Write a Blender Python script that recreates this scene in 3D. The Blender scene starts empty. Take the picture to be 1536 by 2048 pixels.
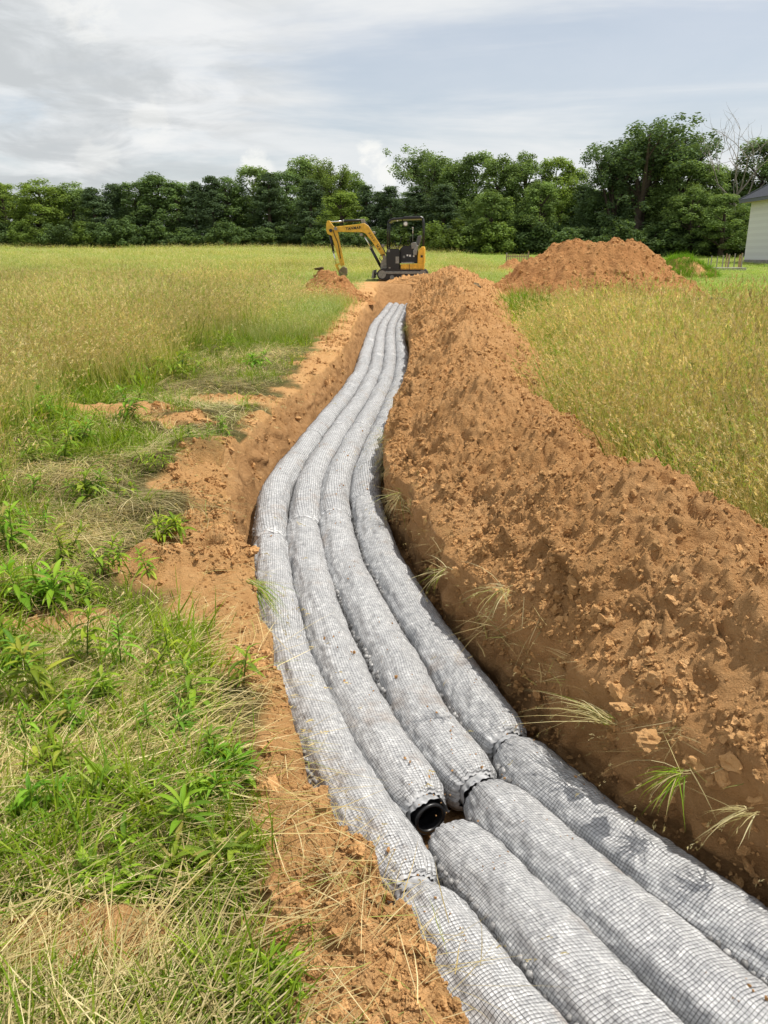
import bpy, math, random
import numpy as np
from mathutils import Vector, Matrix

random.seed(7)
RNG = np.random.default_rng(11)
sc = bpy.context.scene
COL = sc.collection
R = math.radians

# ------------------------------------------------------------------ camera
FPX = 1600.0                       # focal length in pixels of the 1536 x 2048 photograph
PITCH = math.atan(514 / 1600.0)
EYE = 1.55
cam_d = bpy.data.cameras.new('camera')
cam_d.sensor_fit = 'VERTICAL'
cam_d.sensor_height = 24.0
cam_d.lens = 24.0 * FPX / 2048.0
cam_d.clip_start = 0.05
cam_d.clip_end = 3000
cam = bpy.data.objects.new('camera', cam_d)
COL.objects.link(cam)
cam.location = (0, 0, EYE)
cam.rotation_euler = (math.pi / 2 - PITCH, 0, 0)
sc.camera = cam
sc.render.resolution_x, sc.render.resolution_y = 768, 1024

# ------------------------------------------------------------------ light
SUN_AZ, SUN_EL = R(80), R(67)      # azimuth clockwise from the viewing direction
world = bpy.data.worlds.new('World')
sc.world = world
world.use_nodes = True
wn, wl = world.node_tree.nodes, world.node_tree.links
wn.clear()


def wnode(t, **kw):
    n = wn.new(t)
    for k, v in kw.items():
        setattr(n, k, v)
    return n


def wmath(op, a, b=None, c=None, clamp=False):
    n = wn.new('ShaderNodeMath')
    n.operation = op
    n.use_clamp = clamp
    for i, v in enumerate((a, b, c)):
        if v is None:
            continue
        if isinstance(v, (int, float)):
            n.inputs[i].default_value = v
        else:
            wl.new(v, n.inputs[i])
    return n.outputs[0]


def wramp(fac, lo, hi):
    n = wn.new('ShaderNodeMapRange')
    n.interpolation_type = 'SMOOTHSTEP'
    wl.new(fac, n.inputs[0])
    n.inputs[1].default_value = lo
    n.inputs[2].default_value = hi
    return n.outputs[0]


def wmix(fac, a, b):
    n = wn.new('ShaderNodeMix')
    n.data_type = 'RGBA'
    wl.new(fac, n.inputs[0])
    for s, v in ((n.inputs[6], a), (n.inputs[7], b)):
        if isinstance(v, tuple):
            s.default_value = v
        else:
            wl.new(v, s)
    return n.outputs[2]


def build_world():
    out = wnode('ShaderNodeOutputWorld')
    bg = wnode('ShaderNodeBackground')
    bg.inputs[1].default_value = 0.1
    sky = wnode('ShaderNodeTexSky', sky_type='NISHITA')
    sky.sun_disc = False
    sky.sun_elevation = SUN_EL
    sky.sun_rotation = SUN_AZ
    sky.air_density = 1.0
    sky.dust_density = 1.5
    tc = wnode('ShaderNodeTexCoord')
    sep = wnode('ShaderNodeSeparateXYZ')
    wl.new(tc.outputs['Generated'], sep.inputs[0])
    x, y, z = sep.outputs
    zz = wmath('ADD', wmath('ABSOLUTE', z), 0.16)
    comb = wnode('ShaderNodeCombineXYZ')
    wl.new(wmath('DIVIDE', x, zz), comb.inputs[0])
    wl.new(wmath('DIVIDE', y, zz), comb.inputs[1])

    def noise(scale, detail, off, rough=0.55, dist=0.0, vec=None, stretch=None):
        m = wnode('ShaderNodeMapping')
        m.inputs['Location'].default_value = off
        if stretch:
            m.inputs['Scale'].default_value = stretch
        wl.new(vec or comb.outputs[0], m.inputs[0])
        n = wnode('ShaderNodeTexNoise')
        n.inputs['Scale'].default_value = scale
        n.inputs['Detail'].default_value = detail
        n.inputs['Roughness'].default_value = rough
        n.inputs['Distortion'].default_value = dist
        wl.new(m.outputs[0], n.inputs['Vector'])
        return n.outputs[0]

    cover = wramp(noise(0.62, 6, (3.1, 1.7, 0), 0.6, 0.5, stretch=(0.8, 1.5, 1)), 0.36, 0.58)
    cover = wmath('MULTIPLY_ADD', cover, 0.50, 0.47)
    tone = noise(1.1, 7, (7.7, 2.2, 0), 0.6, 0.3)
    c1 = wmix(wramp(tone, 0.3, 0.7), (6.7, 6.95, 7.1, 1), (7.8, 7.8, 7.75, 1))
    col = wmix(cover, sky.outputs[0], c1)

    def lobe(d, lo, hi):
        d = Vector(d).normalized()
        v = wnode('ShaderNodeVectorMath', operation='DOT_PRODUCT')
        wl.new(tc.outputs['Generated'], v.inputs[0])
        v.inputs[1].default_value = d
        return wramp(v.outputs['Value'], math.cos(R(lo)), math.cos(R(hi)))

    def pix(px, py):
        c, s = math.cos(PITCH), math.sin(PITCH)
        a, b = (px - 768) / FPX, (py - 1024) / FPX
        return (a, c - b * s, -(s + b * c))

    # the heavier grey bank of cloud over the left of the field
    g = wmath('MULTIPLY', lobe(pix(40, 40), 19, 5), wramp(noise(2.2, 6, (1.3, 4.4, 0), 0.6, 0.6), 0.36, 0.62))
    col = wmix(wmath('MULTIPLY', g, 0.8), col, (4.6, 4.85, 5.0, 1))
    # a few bright cumulus heads low over the wood
    pn = noise(17, 5, (0.3, 0.1, 0.2), 0.62, 0.3, vec=tc.outputs['Generated'], stretch=(1, 1, 1.6))
    pn = wmath('MULTIPLY_ADD', pn, 4.0, -2.2)
    tot = None
    for px, py, r1, amt in ((742, 320, 1.7, 0.6), (505, 342, 1.9, 0.55), (765, 352, 1.6, 0.5), (305, 245, 2.2, 0.25), (200, 320, 2.0, 0.2), (165, 10, 3.2, 0.3)):
        lb = lobe(pix(px, py), r1, r1 * 0.2)
        m = wmath('MULTIPLY', wmath('MULTIPLY', wramp(wmath('ADD', lb, pn), 0.3, 0.9), lb), amt * 1.25, clamp=True)
        tot = m if tot is None else wmath('MAXIMUM', tot, m)
    col = wmix(tot, col, (8.6, 8.5, 8.1, 1))
    wl.new(col, bg.inputs[0])
    wl.new(bg.outputs[0], out.inputs[0])


build_world()
sun_d = bpy.data.lights.new('sun', 'SUN')
sun_d.energy = 4.2
sun_d.angle = R(0.6)
sun_d.color = (1.0, 0.95, 0.86)
sun = bpy.data.objects.new('sun', sun_d)
COL.objects.link(sun)
to_sun = Vector((math.cos(SUN_EL) * math.sin(SUN_AZ), math.cos(SUN_EL) * math.cos(SUN_AZ), math.sin(SUN_EL)))
sun.rotation_euler = to_sun.to_track_quat('Z', 'Y').to_euler()
sun.location = (20, 20, 40)

sc.view_settings.view_transform = 'Standard'
sc.view_settings.look = 'None'
sc.view_settings.exposure = 0.25
sc.view_settings.gamma = 1.0
sc.view_settings.use_curve_mapping = False
sc.render.engine = 'CYCLES'
sc.cycles.max_bounces = 4
sc.cycles.diffuse_bounces = 2
sc.cycles.transmission_bounces = 2
sc.cycles.transparent_max_bounces = 4

# ------------------------------------------------------------------ numeric helpers
CP, SP = math.cos(PITCH), math.sin(PITCH)


def un(px, py, z=0.0):
    """direction of a photo pixel, met with the level z"""
    a, b = (px - 768) / FPX, (py - 1024) / FPX
    k = (EYE - z) / (SP + b * CP)
    return a * k, (CP - b * SP) * k


def hsh(ix, iy, seed):
    h = (ix.astype(np.int64) * 374761393 + iy.astype(np.int64) * 668265263 + seed * 1442695041) & 0xFFFFFFFF
    h = ((h ^ (h >> 13)) * 1274126177) & 0xFFFFFFFF
    h = (h ^ (h >> 16)) & 0xFFFFFFFF
    h = (h * 2246822519) & 0xFFFFFFFF
    return ((h ^ (h >> 15)) & 0xFFFFFF) / float(0xFFFFFF)


def vn(x, y, seed=0):
    x, y = np.broadcast_arrays(np.asarray(x, float), np.asarray(y, float))
    ix, iy = np.floor(x), np.floor(y)
    fx, fy = x - ix, y - iy
    fx = fx * fx * fx * (fx * (fx * 6 - 15) + 10)
    fy = fy * fy * fy * (fy * (fy * 6 - 15) + 10)
    a, b = hsh(ix, iy, seed), hsh(ix + 1, iy, seed)
    c, d = hsh(ix, iy + 1, seed), hsh(ix + 1, iy + 1, seed)
    return ((a + (b - a) * fx) * (1 - fy) + (c + (d - c) * fx) * fy) * 2 - 1


def fbm(x, y, octv=4, seed=0, gain=0.5):
    t, a = 0.0, 1.0
    for o in range(octv):
        t = t + a * vn(x, y, seed + o * 17)
        x, y = x * 2.03 + 13.1, y * 2.03 + 7.7
        a *= gain
    return t


def lumps(x, y, size, seed=0, keep=0.6):
    """rounded clods pressed into a surface: 0..1 domes of about that size"""
    u, v = x / size, y / size
    ix, iy = np.floor(u), np.floor(v)
    best = np.zeros_like(u)
    for dx in (-1, 0, 1):
        for dy in (-1, 0, 1):
            cx, cy = ix + dx, iy + dy
            px = cx + hsh(cx, cy, seed)
            py = cy + hsh(cx, cy, seed + 5)
            k = hsh(cx, cy, seed + 9)
            r = 0.35 + 0.45 * hsh(cx, cy, seed + 3)
            d2 = ((u - px) ** 2 + (v - py) ** 2) / (r * r)
            hgt = np.sqrt(np.clip(1 - d2, 0, 1)) * r * (k < keep)
            best = np.maximum(best, hgt)
    return best


def sstep(a, b, x):
    t = np.clip((np.asarray(x, float) - a) / (b - a), 0, 1)
    return t * t * (3 - 2 * t)


def curve_fn(ys, xs):
    """smooth curve x(y) through a table (cubic Hermite)"""
    ys, xs = np.asarray(ys, float), np.asarray(xs, float)
    m = np.gradient(xs, ys)

    def fn(y):
        y = np.asarray(y, float)
        i = np.clip(np.searchsorted(ys, y) - 1, 0, len(ys) - 2)
        h = ys[i + 1] - ys[i]
        t = (y - ys[i]) / h
        tc = np.clip(t, 0, 1)
        h00 = 2 * tc**3 - 3 * tc**2 + 1
        h10 = tc**3 - 2 * tc**2 + tc
        h01 = -2 * tc**3 + 3 * tc**2
        h11 = tc**3 - tc**2
        r = h00 * xs[i] + h10 * h * m[i] + h01 * xs[i + 1] + h11 * h * m[i + 1]
        r = r + np.where(t < 0, t * h * m[0], 0) + np.where(t > 1, (t - 1) * h * m[-1], 0)
        return r
    return fn


# ------------------------------------------------------------------ the lie of the land
PY = [-6, -3, 0.0, 0.8, 1.62, 1.97, 2.44, 2.93, 3.6, 4.58, 6.17, 6.94, 7.9, 9.16, 10.84, 13.2, 16.9, 20, 23.1, 28, 33]
PX = [[4.9, 3.15, 1.35, 0.84, 0.30, 0.12, -0.09, -0.28, -0.48, -0.675, -0.88, -0.905, -0.84, -0.735, -0.575, -0.42, -0.35, -0.33, -0.26, 0.0, 0.25],
      [5.2, 3.45, 1.66, 1.15, 0.60, 0.40, 0.15, -0.05, -0.235, -0.445, -0.635, -0.65, -0.59, -0.485, -0.33, -0.18, -0.11, -0.09, -0.02, 0.24, 0.49],
      [5.5, 3.76, 1.97, 1.46, 0.905, 0.68, 0.40, 0.19, 0.02, -0.205, -0.395, -0.40, -0.345, -0.24, -0.095, 0.05, 0.13, 0.15, 0.22, 0.48, 0.73],
      [5.8, 4.07, 2.28, 1.77, 1.22, 0.97, 0.67, 0.46, 0.28, 0.05, -0.15, -0.155, -0.1, 0.005, 0.14, 0.28, 0.37, 0.39, 0.46, 0.72, 0.97]]
ROW = [curve_fn(PY, p) for p in PX]
PIPE_R = 0.122
PIPE_Z = -0.25 - PIPE_R
FLOOR_Z = PIPE_Z - PIPE_R + 0.004
T_END = 33.4
gapL = curve_fn([-6, 1.3, 1.6, 2.1, 2.9, 4.0, 4.6, 5.4, 7, 9.2, 12, 18, 33], [.2, .18, .16, .15, .08, .03, .08, .22, .26, .28, .24, .26, .3])
gapR = curve_fn([-6, 1.8, 2.4, 3.2, 4, 6, 9, 14, 33], [.12, .10, .05, .06, .08, .07, .05, .06, .1])


def lipL(y):
    return ROW[0](y) - PIPE_R - gapL(y) + 0.05 * vn(y * 1.7, 0.3, 3) + 0.025 * vn(y * 5.1, 0.8, 4) - 0.25 * sstep(30, 33, y)


def lipR(y):
    return ROW[3](y) + PIPE_R + gapR(y) + 0.03 * vn(y * 2.1, 5.3, 6) + 0.02 * vn(y * 6.3, 1.8, 7)


def softplus(t, k):
    return k * np.log1p(np.exp(np.clip(t / k, -40, 40)))


def zt(x, y):
    """height of the open ground"""
    x, y = np.asarray(x, float), np.asarray(y, float)
    yy = np.minimum(y, 130 + 0 * y)
    h = 0.031 * softplus(yy - 22, 4.0)
    h = h + 0.010 * softplus(-x - 12, 6) * sstep(40, 100, y) * (x > -90) + 0.006 * softplus(x - 9, 4) * sstep(25, 45, y)
    h = h + 0.30 * vn(x * 0.03 + 4.2, y * 0.03, 21) * sstep(30, 70, y)
    near = sstep(0.2, 1.5, lipL(np.clip(y, -6, 40)) - x) + sstep(3, 6, x - lipR(np.clip(y, -6, 40)))
    h = h + 0.05 * fbm(x * 0.45, y * 0.45, 2, 22) * near
    return h


_ab = [un(*p) for p in ((600, 2048), (580, 1850), (560, 1720), (520, 1600), (480, 1450), (425, 1290), (300, 1205), (265, 1140),
                        (385, 1050), (330, 960), (450, 890), (555, 790), (625, 700), (690, 620))]
_ab = sorted(_ab, key=lambda p: p[1])
apronL = curve_fn([-6, 0.3] + [p[1] for p in _ab], [3.9, 0.6] + [p[0] for p in _ab])
BARE = []
for px, py, rx, ry in ((110, 1890, .30, .13), (100, 1245, .45, .14), (210, 830, .75, .32), (470, 800, .7, .3), (330, 850, .5, .2), (650, 595, 2.3, 2.2), (1420, 592, 1.6, 0.5), (1480, 612, 2.3, 2.0),
                       (1180, 585, 4.0, 1.6)):
    X, Y = un(px, py, 0.0 if py > 640 else 0.15)
    BARE.append((X, Y, rx, ry))


def dirt(x, y):
    x, y = np.asarray(x, float), np.asarray(y, float)
    yc = np.clip(y, -6, 36)
    w = 0.10 * fbm(x * 3.1, y * 3.1, 4, 31)
    soft = 0.05 + 0.006 * np.maximum(y, 0)
    dL = sstep(-soft, soft, x - apronL(yc) + w * (0.8 + 0.1 * np.maximum(yc, 0)))
    dL = dL * (x < lipR(yc) + 0.5) * (y < 36)
    d = dL
    for X, Y, rx, ry in BARE:
        q = np.sqrt(((x - X) / rx) ** 2 + ((y - Y) / ry) ** 2) + 1.6 * w
        d = np.maximum(d, sstep(1.15, 0.75, q))
    return d


def gz(x, y):
    """ground height outside the trench, with lumps on bare earth"""
    x, y = np.asarray(x, float), np.asarray(y, float)
    d = dirt(x, y)
    z = zt(x, y)
    near = sstep(26, 8, y)
    z = z + near * (0.016 * fbm(x * 4, y * 4, 3, 41) + d * (0.02 * fbm(x * 7, y * 7, 3, 42) + 0.028 * lumps(x, y, 0.09, 43, 0.35) + 0.02 * lumps(x, y, 0.045, 44, 0.5)))
    # the bank rounds off towards the trench and has a few slumps
    e = lipL(np.clip(y, -6, 40)) - x
    z = z - 0.05 * np.exp(-np.clip(e, 0, 9) / 0.10) * (y < 34) * (x < lipR(np.clip(y, -6, 40)))
    for px, py, r, dep in ((400, 1105, .11, .11), (375, 1022, .12, .08), (640, 1530, .10, .05), (430, 930, .2, .1), (540, 905, .25, .1), (720, 1770, .09, .05), (240, 840, .3, .10), (640, 1100, .1, .0)):
        X, Y = un(px, py)
        q = np.sqrt(((x - X) / (1.5 * r)) ** 2 + ((y - Y) / r) ** 2) + 0.5 * vn(x * 9, y * 9, 45)
        z = z - dep * sstep(1.1, 0.4, q) + dep * 0.7 * sstep(0.8, 0.2, np.abs(q - 1.45))
    return z


# ------------------------------------------------------------------ object helpers
def link(o, parent=None):
    COL.objects.link(o)
    if parent is not None:
        o.parent = parent
    return o


def tag(o, label=None, cat=None, group=None, kind=None):
    for k, v in (('label', label), ('category', cat), ('group', group), ('kind', kind)):
        if v:
            o[k] = v
    return o


def empty(name, loc, label=None, cat=None, group=None, rz=0.0):
    o = bpy.data.objects.new(name, None)
    o.empty_display_size = 0.1
    o.location = loc
    o.rotation_euler = (0, 0, rz)
    link(o)
    return tag(o, label, cat, group)


def mesh_np(name, verts, quads=None, tris=None, smooth=True):
    """fast mesh from arrays"""
    verts = np.asarray(verts, np.float32)
    me = bpy.data.meshes.new(name)
    nq = 0 if quads is None else len(quads)
    nt = 0 if tris is None else len(tris)
    idx = []
    if nq:
        idx.append(np.asarray(quads, np.int32).ravel())
    if nt:
        idx.append(np.asarray(tris, np.int32).ravel())
    idx = np.concatenate(idx)
    tot = np.concatenate([np.full(nq, 4, np.int32), np.full(nt, 3, np.int32)])
    start = np.concatenate([[0], np.cumsum(tot)[:-1]]).astype(np.int32)
    me.vertices.add(len(verts))
    me.vertices.foreach_set('co', verts.ravel())
    me.loops.add(len(idx))
    me.loops.foreach_set('vertex_index', idx)
    me.polygons.add(nq + nt)
    me.polygons.foreach_set('loop_start', start)
    me.polygons.foreach_set('use_smooth', np.full(nq + nt, bool(smooth)))
    me.update(calc_edges=True)
    me.validate()
    return me


def grid_quads(nr, nc, wrap=False):
    i = np.arange(nr - 1)[:, None]
    j = np.arange(nc if wrap else nc - 1)[None, :]
    j2 = (j + 1) % nc
    return np.stack([i * nc + j, i * nc + j2, (i + 1) * nc + j2, (i + 1) * nc + j], -1).reshape(-1, 4)


def obj(name, me, mat, parent=None, loc=None):
    o = bpy.data.objects.new(name, me)
    if mat is not None and not me.materials:
        me.materials.append(mat)
    link(o, parent)
    if loc is not None:
        o.location = loc
    return o


def add_attr(me, name, vals, typ='FLOAT'):
    a = me.attributes.new(name, typ, 'POINT')
    if typ == 'FLOAT':
        a.data.foreach_set('value', np.asarray(vals, np.float32).ravel())
    elif typ == 'INT':
        a.data.foreach_set('value', np.asarray(vals, np.int32).ravel())
    elif typ == 'FLOAT_VECTOR':
        a.data.foreach_set('vector', np.asarray(vals, np.float32).ravel())
    elif typ == 'FLOAT_COLOR':
        v = np.asarray(vals, np.float32)
        if v.shape[1] == 3:
            v = np.concatenate([v, np.ones((len(v), 1), np.float32)], 1)
        a.data.foreach_set('color', v.ravel())


class MB:
    """collects simple solids into one mesh"""

    def __init__(self):
        self.v, self.f, self.sm = [], [], []

    def add(self, verts, faces, smooth=False):
        b = len(self.v)
        self.v += [tuple(p) for p in verts]
        self.f += [tuple(b + i for i in f) for f in faces]
        self.sm += [smooth] * len(faces)

    def box(self, x0, x1, y0, y1, z0, z1, bev=0.0):
        if bev <= 0:
            vs = [(x, y, z) for z in (z0, z1) for y in (y0, y1) for x in (x0, x1)]
            self.add(vs, [(0, 2, 3, 1), (4, 5, 7, 6), (0, 1, 5, 4), (2, 6, 7, 3), (0, 4, 6, 2), (1, 3, 7, 5)])
        else:
            b = bev
            pts = [(x0 + b, z0), (x1 - b, z0), (x1, z0 + b), (x1, z1 - b), (x1 - b, z1), (x0 + b, z1), (x0, z1 - b), (x0, z0 + b)]
            self.prism(pts, y0, y1, bev)

    def prism(self, pts, y0, y1, bev=0.0):
        """outline in x,z pushed from y0 to y1 with a small chamfer"""
        n = len(pts)
        cx = sum(p[0] for p in pts) / n
        cz = sum(p[1] for p in pts) / n

        def inset(k):
            out = []
            for i in range(n):
                a, p, c = Vector(pts[i - 1]), Vector(pts[i]), Vector(pts[(i + 1) % n])
                d1, d2 = (p - a), (c - p)
                n1 = Vector((-d1.y, d1.x)).normalized() if d1.length > 1e-9 else Vector((0, 0))
                n2 = Vector((-d2.y, d2.x)).normalized() if d2.length > 1e-9 else Vector((0, 0))
                m = n1 + n2
                m = m.normalized() if m.length > 1e-6 else n1
                out.append(p + m * k)
            return out
        area = sum(pts[i][0] * pts[(i + 1) % n][1] - pts[(i + 1) % n][0] * pts[i][1] for i in range(n))
        sg = 1 if area > 0 else -1
        if bev > 0:
            ins = inset(bev * sg)
            rings = [(ins, y0), (pts, y0 + bev), (pts, y1 - bev), (ins, y1)]
        else:
            rings = [(pts, y0), (pts, y1)]
        vs = [(p[0], yy, p[1]) for ring, yy in rings for p in ring]
        fs = []
        for r in range(len(rings) - 1):
            for i in range(n):
                j = (i + 1) % n
                fs.append((r * n + i, r * n + j, (r + 1) * n + j, (r + 1) * n + i))
        fs.append(tuple(range(n))[::-1])
        fs.append(tuple((len(rings) - 1) * n + i for i in range(n)))
        if sg > 0:
            fs = [f[::-1] for f in fs]
        self.add(vs, fs)

    def tube(self, path, rad, n=8, caps=True, smooth=True):
        path = [Vector(p) for p in path]
        if not isinstance(rad, (list, tuple)):
            rad = [rad] * len(path)
        vs, fs = [], []
        up = Vector((0, 0, 1))
        for i, p in enumerate(path):
            d = (path[min(i + 1, len(path) - 1)] - path[max(i - 1, 0)]).normalized()
            a = d.cross(up if abs(d.z) < 0.95 else Vector((1, 0, 0))).normalized()
            b = d.cross(a)
            for k in range(n):
                t = 2 * math.pi * k / n
                vs.append(p + (a * math.cos(t) + b * math.sin(t)) * rad[i])
        for i in range(len(path) - 1):
            for k in range(n):
                k2 = (k + 1) % n
                fs.append((i * n + k, i * n + k2, (i + 1) * n + k2, (i + 1) * n + k))
        self.add(vs, fs, smooth)
        if caps:
            b = len(self.v) - len(vs)
            self.f.append(tuple(b + k for k in range(n))[::-1])
            self.f.append(tuple(b + (len(path) - 1) * n + k for k in range(n)))
            self.sm += [False, False]

    def mesh(self, name):
        me = bpy.data.meshes.new(name)
        me.from_pydata(self.v, [], self.f)
        me.polygons.foreach_set('use_smooth', self.sm)
        me.update()
        return me

    def build(self, name, mat, parent=None):
        return obj(name, self.mesh(name), mat, parent)


# ------------------------------------------------------------------ materials
def new_mat(name):
    m = bpy.data.materials.new(name)
    m.use_nodes = True
    nt = m.node_tree
    bsdf = nt.nodes['Principled BSDF']
    return m, nt, bsdf


def nd(nt, t, **kw):
    n = nt.nodes.new(t)
    for k, v in kw.items():
        setattr(n, k, v)
    return n


def tex_noise(nt, vec, scale, detail=4, rough=0.55):
    n = nd(nt, 'ShaderNodeTexNoise')
    n.inputs['Scale'].default_value = scale
    n.inputs['Detail'].default_value = detail
    n.inputs['Roughness'].default_value = rough
    if vec is not None:
        nt.links.new(vec, n.inputs['Vector'])
    return n.outputs[0]


def ramp(nt, fac, stops):
    n = nd(nt, 'ShaderNodeValToRGB')
    e = n.color_ramp.elements
    while len(e) < len(stops):
        e.new(0.5)
    for i, (p, c) in enumerate(stops):
        e[i].position = p
        e[i].color = (*c, 1) if len(c) == 3 else c
    nt.links.new(fac, n.inputs[0])
    return n.outputs[0]


def mixc(nt, fac, a, b, mode='MIX'):
    n = nd(nt, 'ShaderNodeMix', data_type='RGBA', blend_type=mode)
    for s, v in ((n.inputs[0], fac), (n.inputs[6], a), (n.inputs[7], b)):
        if isinstance(v, (int, float)):
            s.default_value = v
        elif isinstance(v, tuple):
            s.default_value = (*v, 1) if len(v) == 3 else v
        else:
            nt.links.new(v, s)
    return n.outputs[2]


def bump(nt, bsdf, hs, dist=0.01, strength=1.0):
    b = nd(nt, 'ShaderNodeBump')
    b.inputs['Strength'].default_value = strength
    b.inputs['Distance'].default_value = dist
    nt.links.new(hs, b.inputs['Height'])
    nt.links.new(b.outputs[0], bsdf.inputs['Normal'])
    return b


def mmath(nt, op, a, b=None, c=None):
    n = nd(nt, 'ShaderNodeMath', operation=op)
    for i, v in enumerate((a, b, c)):
        if v is None:
            continue
        if isinstance(v, (int, float)):
            n.inputs[i].default_value = v
        else:
            nt.links.new(v, n.inputs[i])
    return n.outputs[0]


SOIL = [(0.25, (0.378, 0.196, 0.075)), (0.45, (0.504, 0.28, 0.113)), (0.6, (0.589, 0.345, 0.153)), (0.8, (0.687, 0.436, 0.214))]
SOIL_RED = [(0.25, (0.345, 0.16, 0.06)), (0.45, (0.455, 0.218, 0.082)), (0.6, (0.523, 0.269, 0.109)), (0.8, (0.606, 0.339, 0.147))]


def soil_color(nt, vec, stops):
    a = tex_noise(nt, vec, 1.3, 6, 0.6)
    b = tex_noise(nt, vec, 21, 5, 0.65)
    t = mmath(nt, 'MULTIPLY_ADD', a, 0.55, mmath(nt, 'MULTIPLY', b, 0.45))
    return ramp(nt, t, stops)


def soil_mat(name, stops, coarse=1.0):
    m, nt, b = new_mat(name)
    g = nd(nt, 'ShaderNodeNewGeometry').outputs['Position']
    c = soil_color(nt, g, stops)
    nt.links.new(c, b.inputs['Base Color'])
    b.inputs['Roughness'].default_value = 0.95
    b.inputs['Specular IOR Level'].default_value = 0.15
    n1 = tex_noise(nt, g, 38 / coarse, 6, 0.7)
    n2 = tex_noise(nt, g, 140 / coarse, 4, 0.7)
    bump(nt, b, mmath(nt, 'MULTIPLY_ADD', n2, 0.45, n1), 0.032 * coarse, 1.0)
    return m


M = {}
M['soil'] = soil_mat('soil_tan', SOIL)
M['soil_red'] = soil_mat('soil_orange', SOIL_RED, 3.0)
M['soil_berm'] = soil_mat('soil_ridge', [(p, tuple(0.65 * a + 0.35 * b for a, b in zip(c, d))) for (p, c), (_, d) in zip(SOIL, SOIL_RED)])


def clod_mat():
    m, nt, b = new_mat('clod_soil')
    oi = nd(nt, 'ShaderNodeObjectInfo')
    g = nd(nt, 'ShaderNodeNewGeometry').outputs['Position']
    c = soil_color(nt, g, SOIL)
    t = mmath(nt, 'MULTIPLY_ADD', oi.outputs['Random'], 0.35, 0.78)
    cc = nd(nt, 'ShaderNodeCombineXYZ')
    for i in range(3):
        nt.links.new(t, cc.inputs[i])
    c = mixc(nt, 1.0, c, cc.outputs[0], 'MULTIPLY')
    nt.links.new(c, b.inputs['Base Color'])
    b.inputs['Roughness'].default_value = 0.95
    b.inputs['Specular IOR Level'].default_value = 0.15
    bump(nt, b, tex_noise(nt, g, 90, 5, 0.7), 0.012, 0.9)
    return m


M['clod'] = clod_mat()


def ground_mat():
    m, nt, b = new_mat('field_ground')
    g = nd(nt, 'ShaderNodeNewGeometry').outputs['Position']
    d = nd(nt, 'ShaderNodeAttribute', attribute_name='dirt').outputs['Fac']
    deep = nd(nt, 'ShaderNodeAttribute', attribute_name='deep').outputs['Fac']
    far = nd(nt, 'ShaderNodeAttribute', attribute_name='lush').outputs['Color']
    s = soil_color(nt, g, SOIL)
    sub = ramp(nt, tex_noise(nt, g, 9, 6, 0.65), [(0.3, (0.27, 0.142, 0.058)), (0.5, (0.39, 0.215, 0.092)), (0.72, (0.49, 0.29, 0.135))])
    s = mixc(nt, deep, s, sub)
    th = ramp(nt, tex_noise(nt, g, 17, 6, 0.7), [(0.3, (0.045, 0.045, 0.014)), (0.5, (0.10, 0.088, 0.03)), (0.7, (0.17, 0.13, 0.05))])
    fv = nd(nt, 'ShaderNodeAttribute', attribute_name='faraway').outputs['Fac']
    th = mixc(nt, fv, th, far)
    c = mixc(nt, d, th, s)
    nt.links.new(c, b.inputs['Base Color'])
    b.inputs['Roughness'].default_value = 0.95
    b.inputs['Specular IOR Level'].default_value = 0.1
    n1 = tex_noise(nt, g, 34, 6, 0.7)
    n2 = tex_noise(nt, g, 120, 4, 0.7)
    bump(nt, b, mmath(nt, 'MULTIPLY_ADD', n2, 0.45, n1), 0.03, 1.0)
    return m


M['ground'] = ground_mat()


def plain(name, col, rough=0.5, metal=0.0, spec=0.5, nscale=0, namt=0.0, bumpd=0.0):
    m, nt, b = new_mat(name)
    b.inputs['Roughness'].default_value = rough
    b.inputs['Metallic'].default_value = metal
    b.inputs['Specular IOR Level'].default_value = spec
    if nscale:
        tc = nd(nt, 'ShaderNodeTexCoord').outputs['Object']
        n = tex_noise(nt, tc, nscale, 5, 0.6)
        lo = tuple(max(0, c * (1 - namt)) for c in col)
        hi = tuple(min(1, c * (1 + namt)) for c in col)
        nt.links.new(ramp(nt, n, [(0.3, lo), (0.7, hi)]), b.inputs['Base Color'])
        if bumpd:
            bump(nt, b, n, bumpd, 0.8)
    else:
        b.inputs['Base Color'].default_value = (*col, 1)
    return m


def leafy(name, color_socket_fn, trans=0.35, rough=0.6):
    m = bpy.data.materials.new(name)
    m.use_nodes = True
    nt = m.node_tree
    nt.nodes.clear()
    out = nd(nt, 'ShaderNodeOutputMaterial')
    c = color_socket_fn(nt)
    p = nd(nt, 'ShaderNodeBsdfPrincipled')
    p.inputs['Roughness'].default_value = rough
    p.inputs['Specular IOR Level'].default_value = 0.1
    t = nd(nt, 'ShaderNodeBsdfTranslucent')
    mx = nd(nt, 'ShaderNodeMixShader')
    mx.inputs[0].default_value = trans
    nt.links.new(c, p.inputs['Base Color'])
    ct = mixc(nt, 1.0, c, (1.25, 1.2, 0.6), 'MULTIPLY')
    nt.links.new(ct, t.inputs[0])
    nt.links.new(p.outputs[0], mx.inputs[1])
    nt.links.new(t.outputs[0], mx.inputs[2])
    nt.links.new(mx.outputs[0], out.inputs[0])
    return m


def grass_col(nt):
    a = nd(nt, 'ShaderNodeAttribute', attribute_name='col').outputs['Color']
    b = nd(nt, 'ShaderNodeAttribute', attribute_type='INSTANCER', attribute_name='tint').outputs['Color']
    return mixc(nt, 1.0, a, b, 'MULTIPLY')


M['grass'] = leafy('grass_blades', grass_col, 0.38)
M['weed'] = leafy('weed_leaves', lambda nt: nd(nt, 'ShaderNodeAttribute', attribute_name='col').outputs['Color'], 0.38, 0.45)


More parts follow.
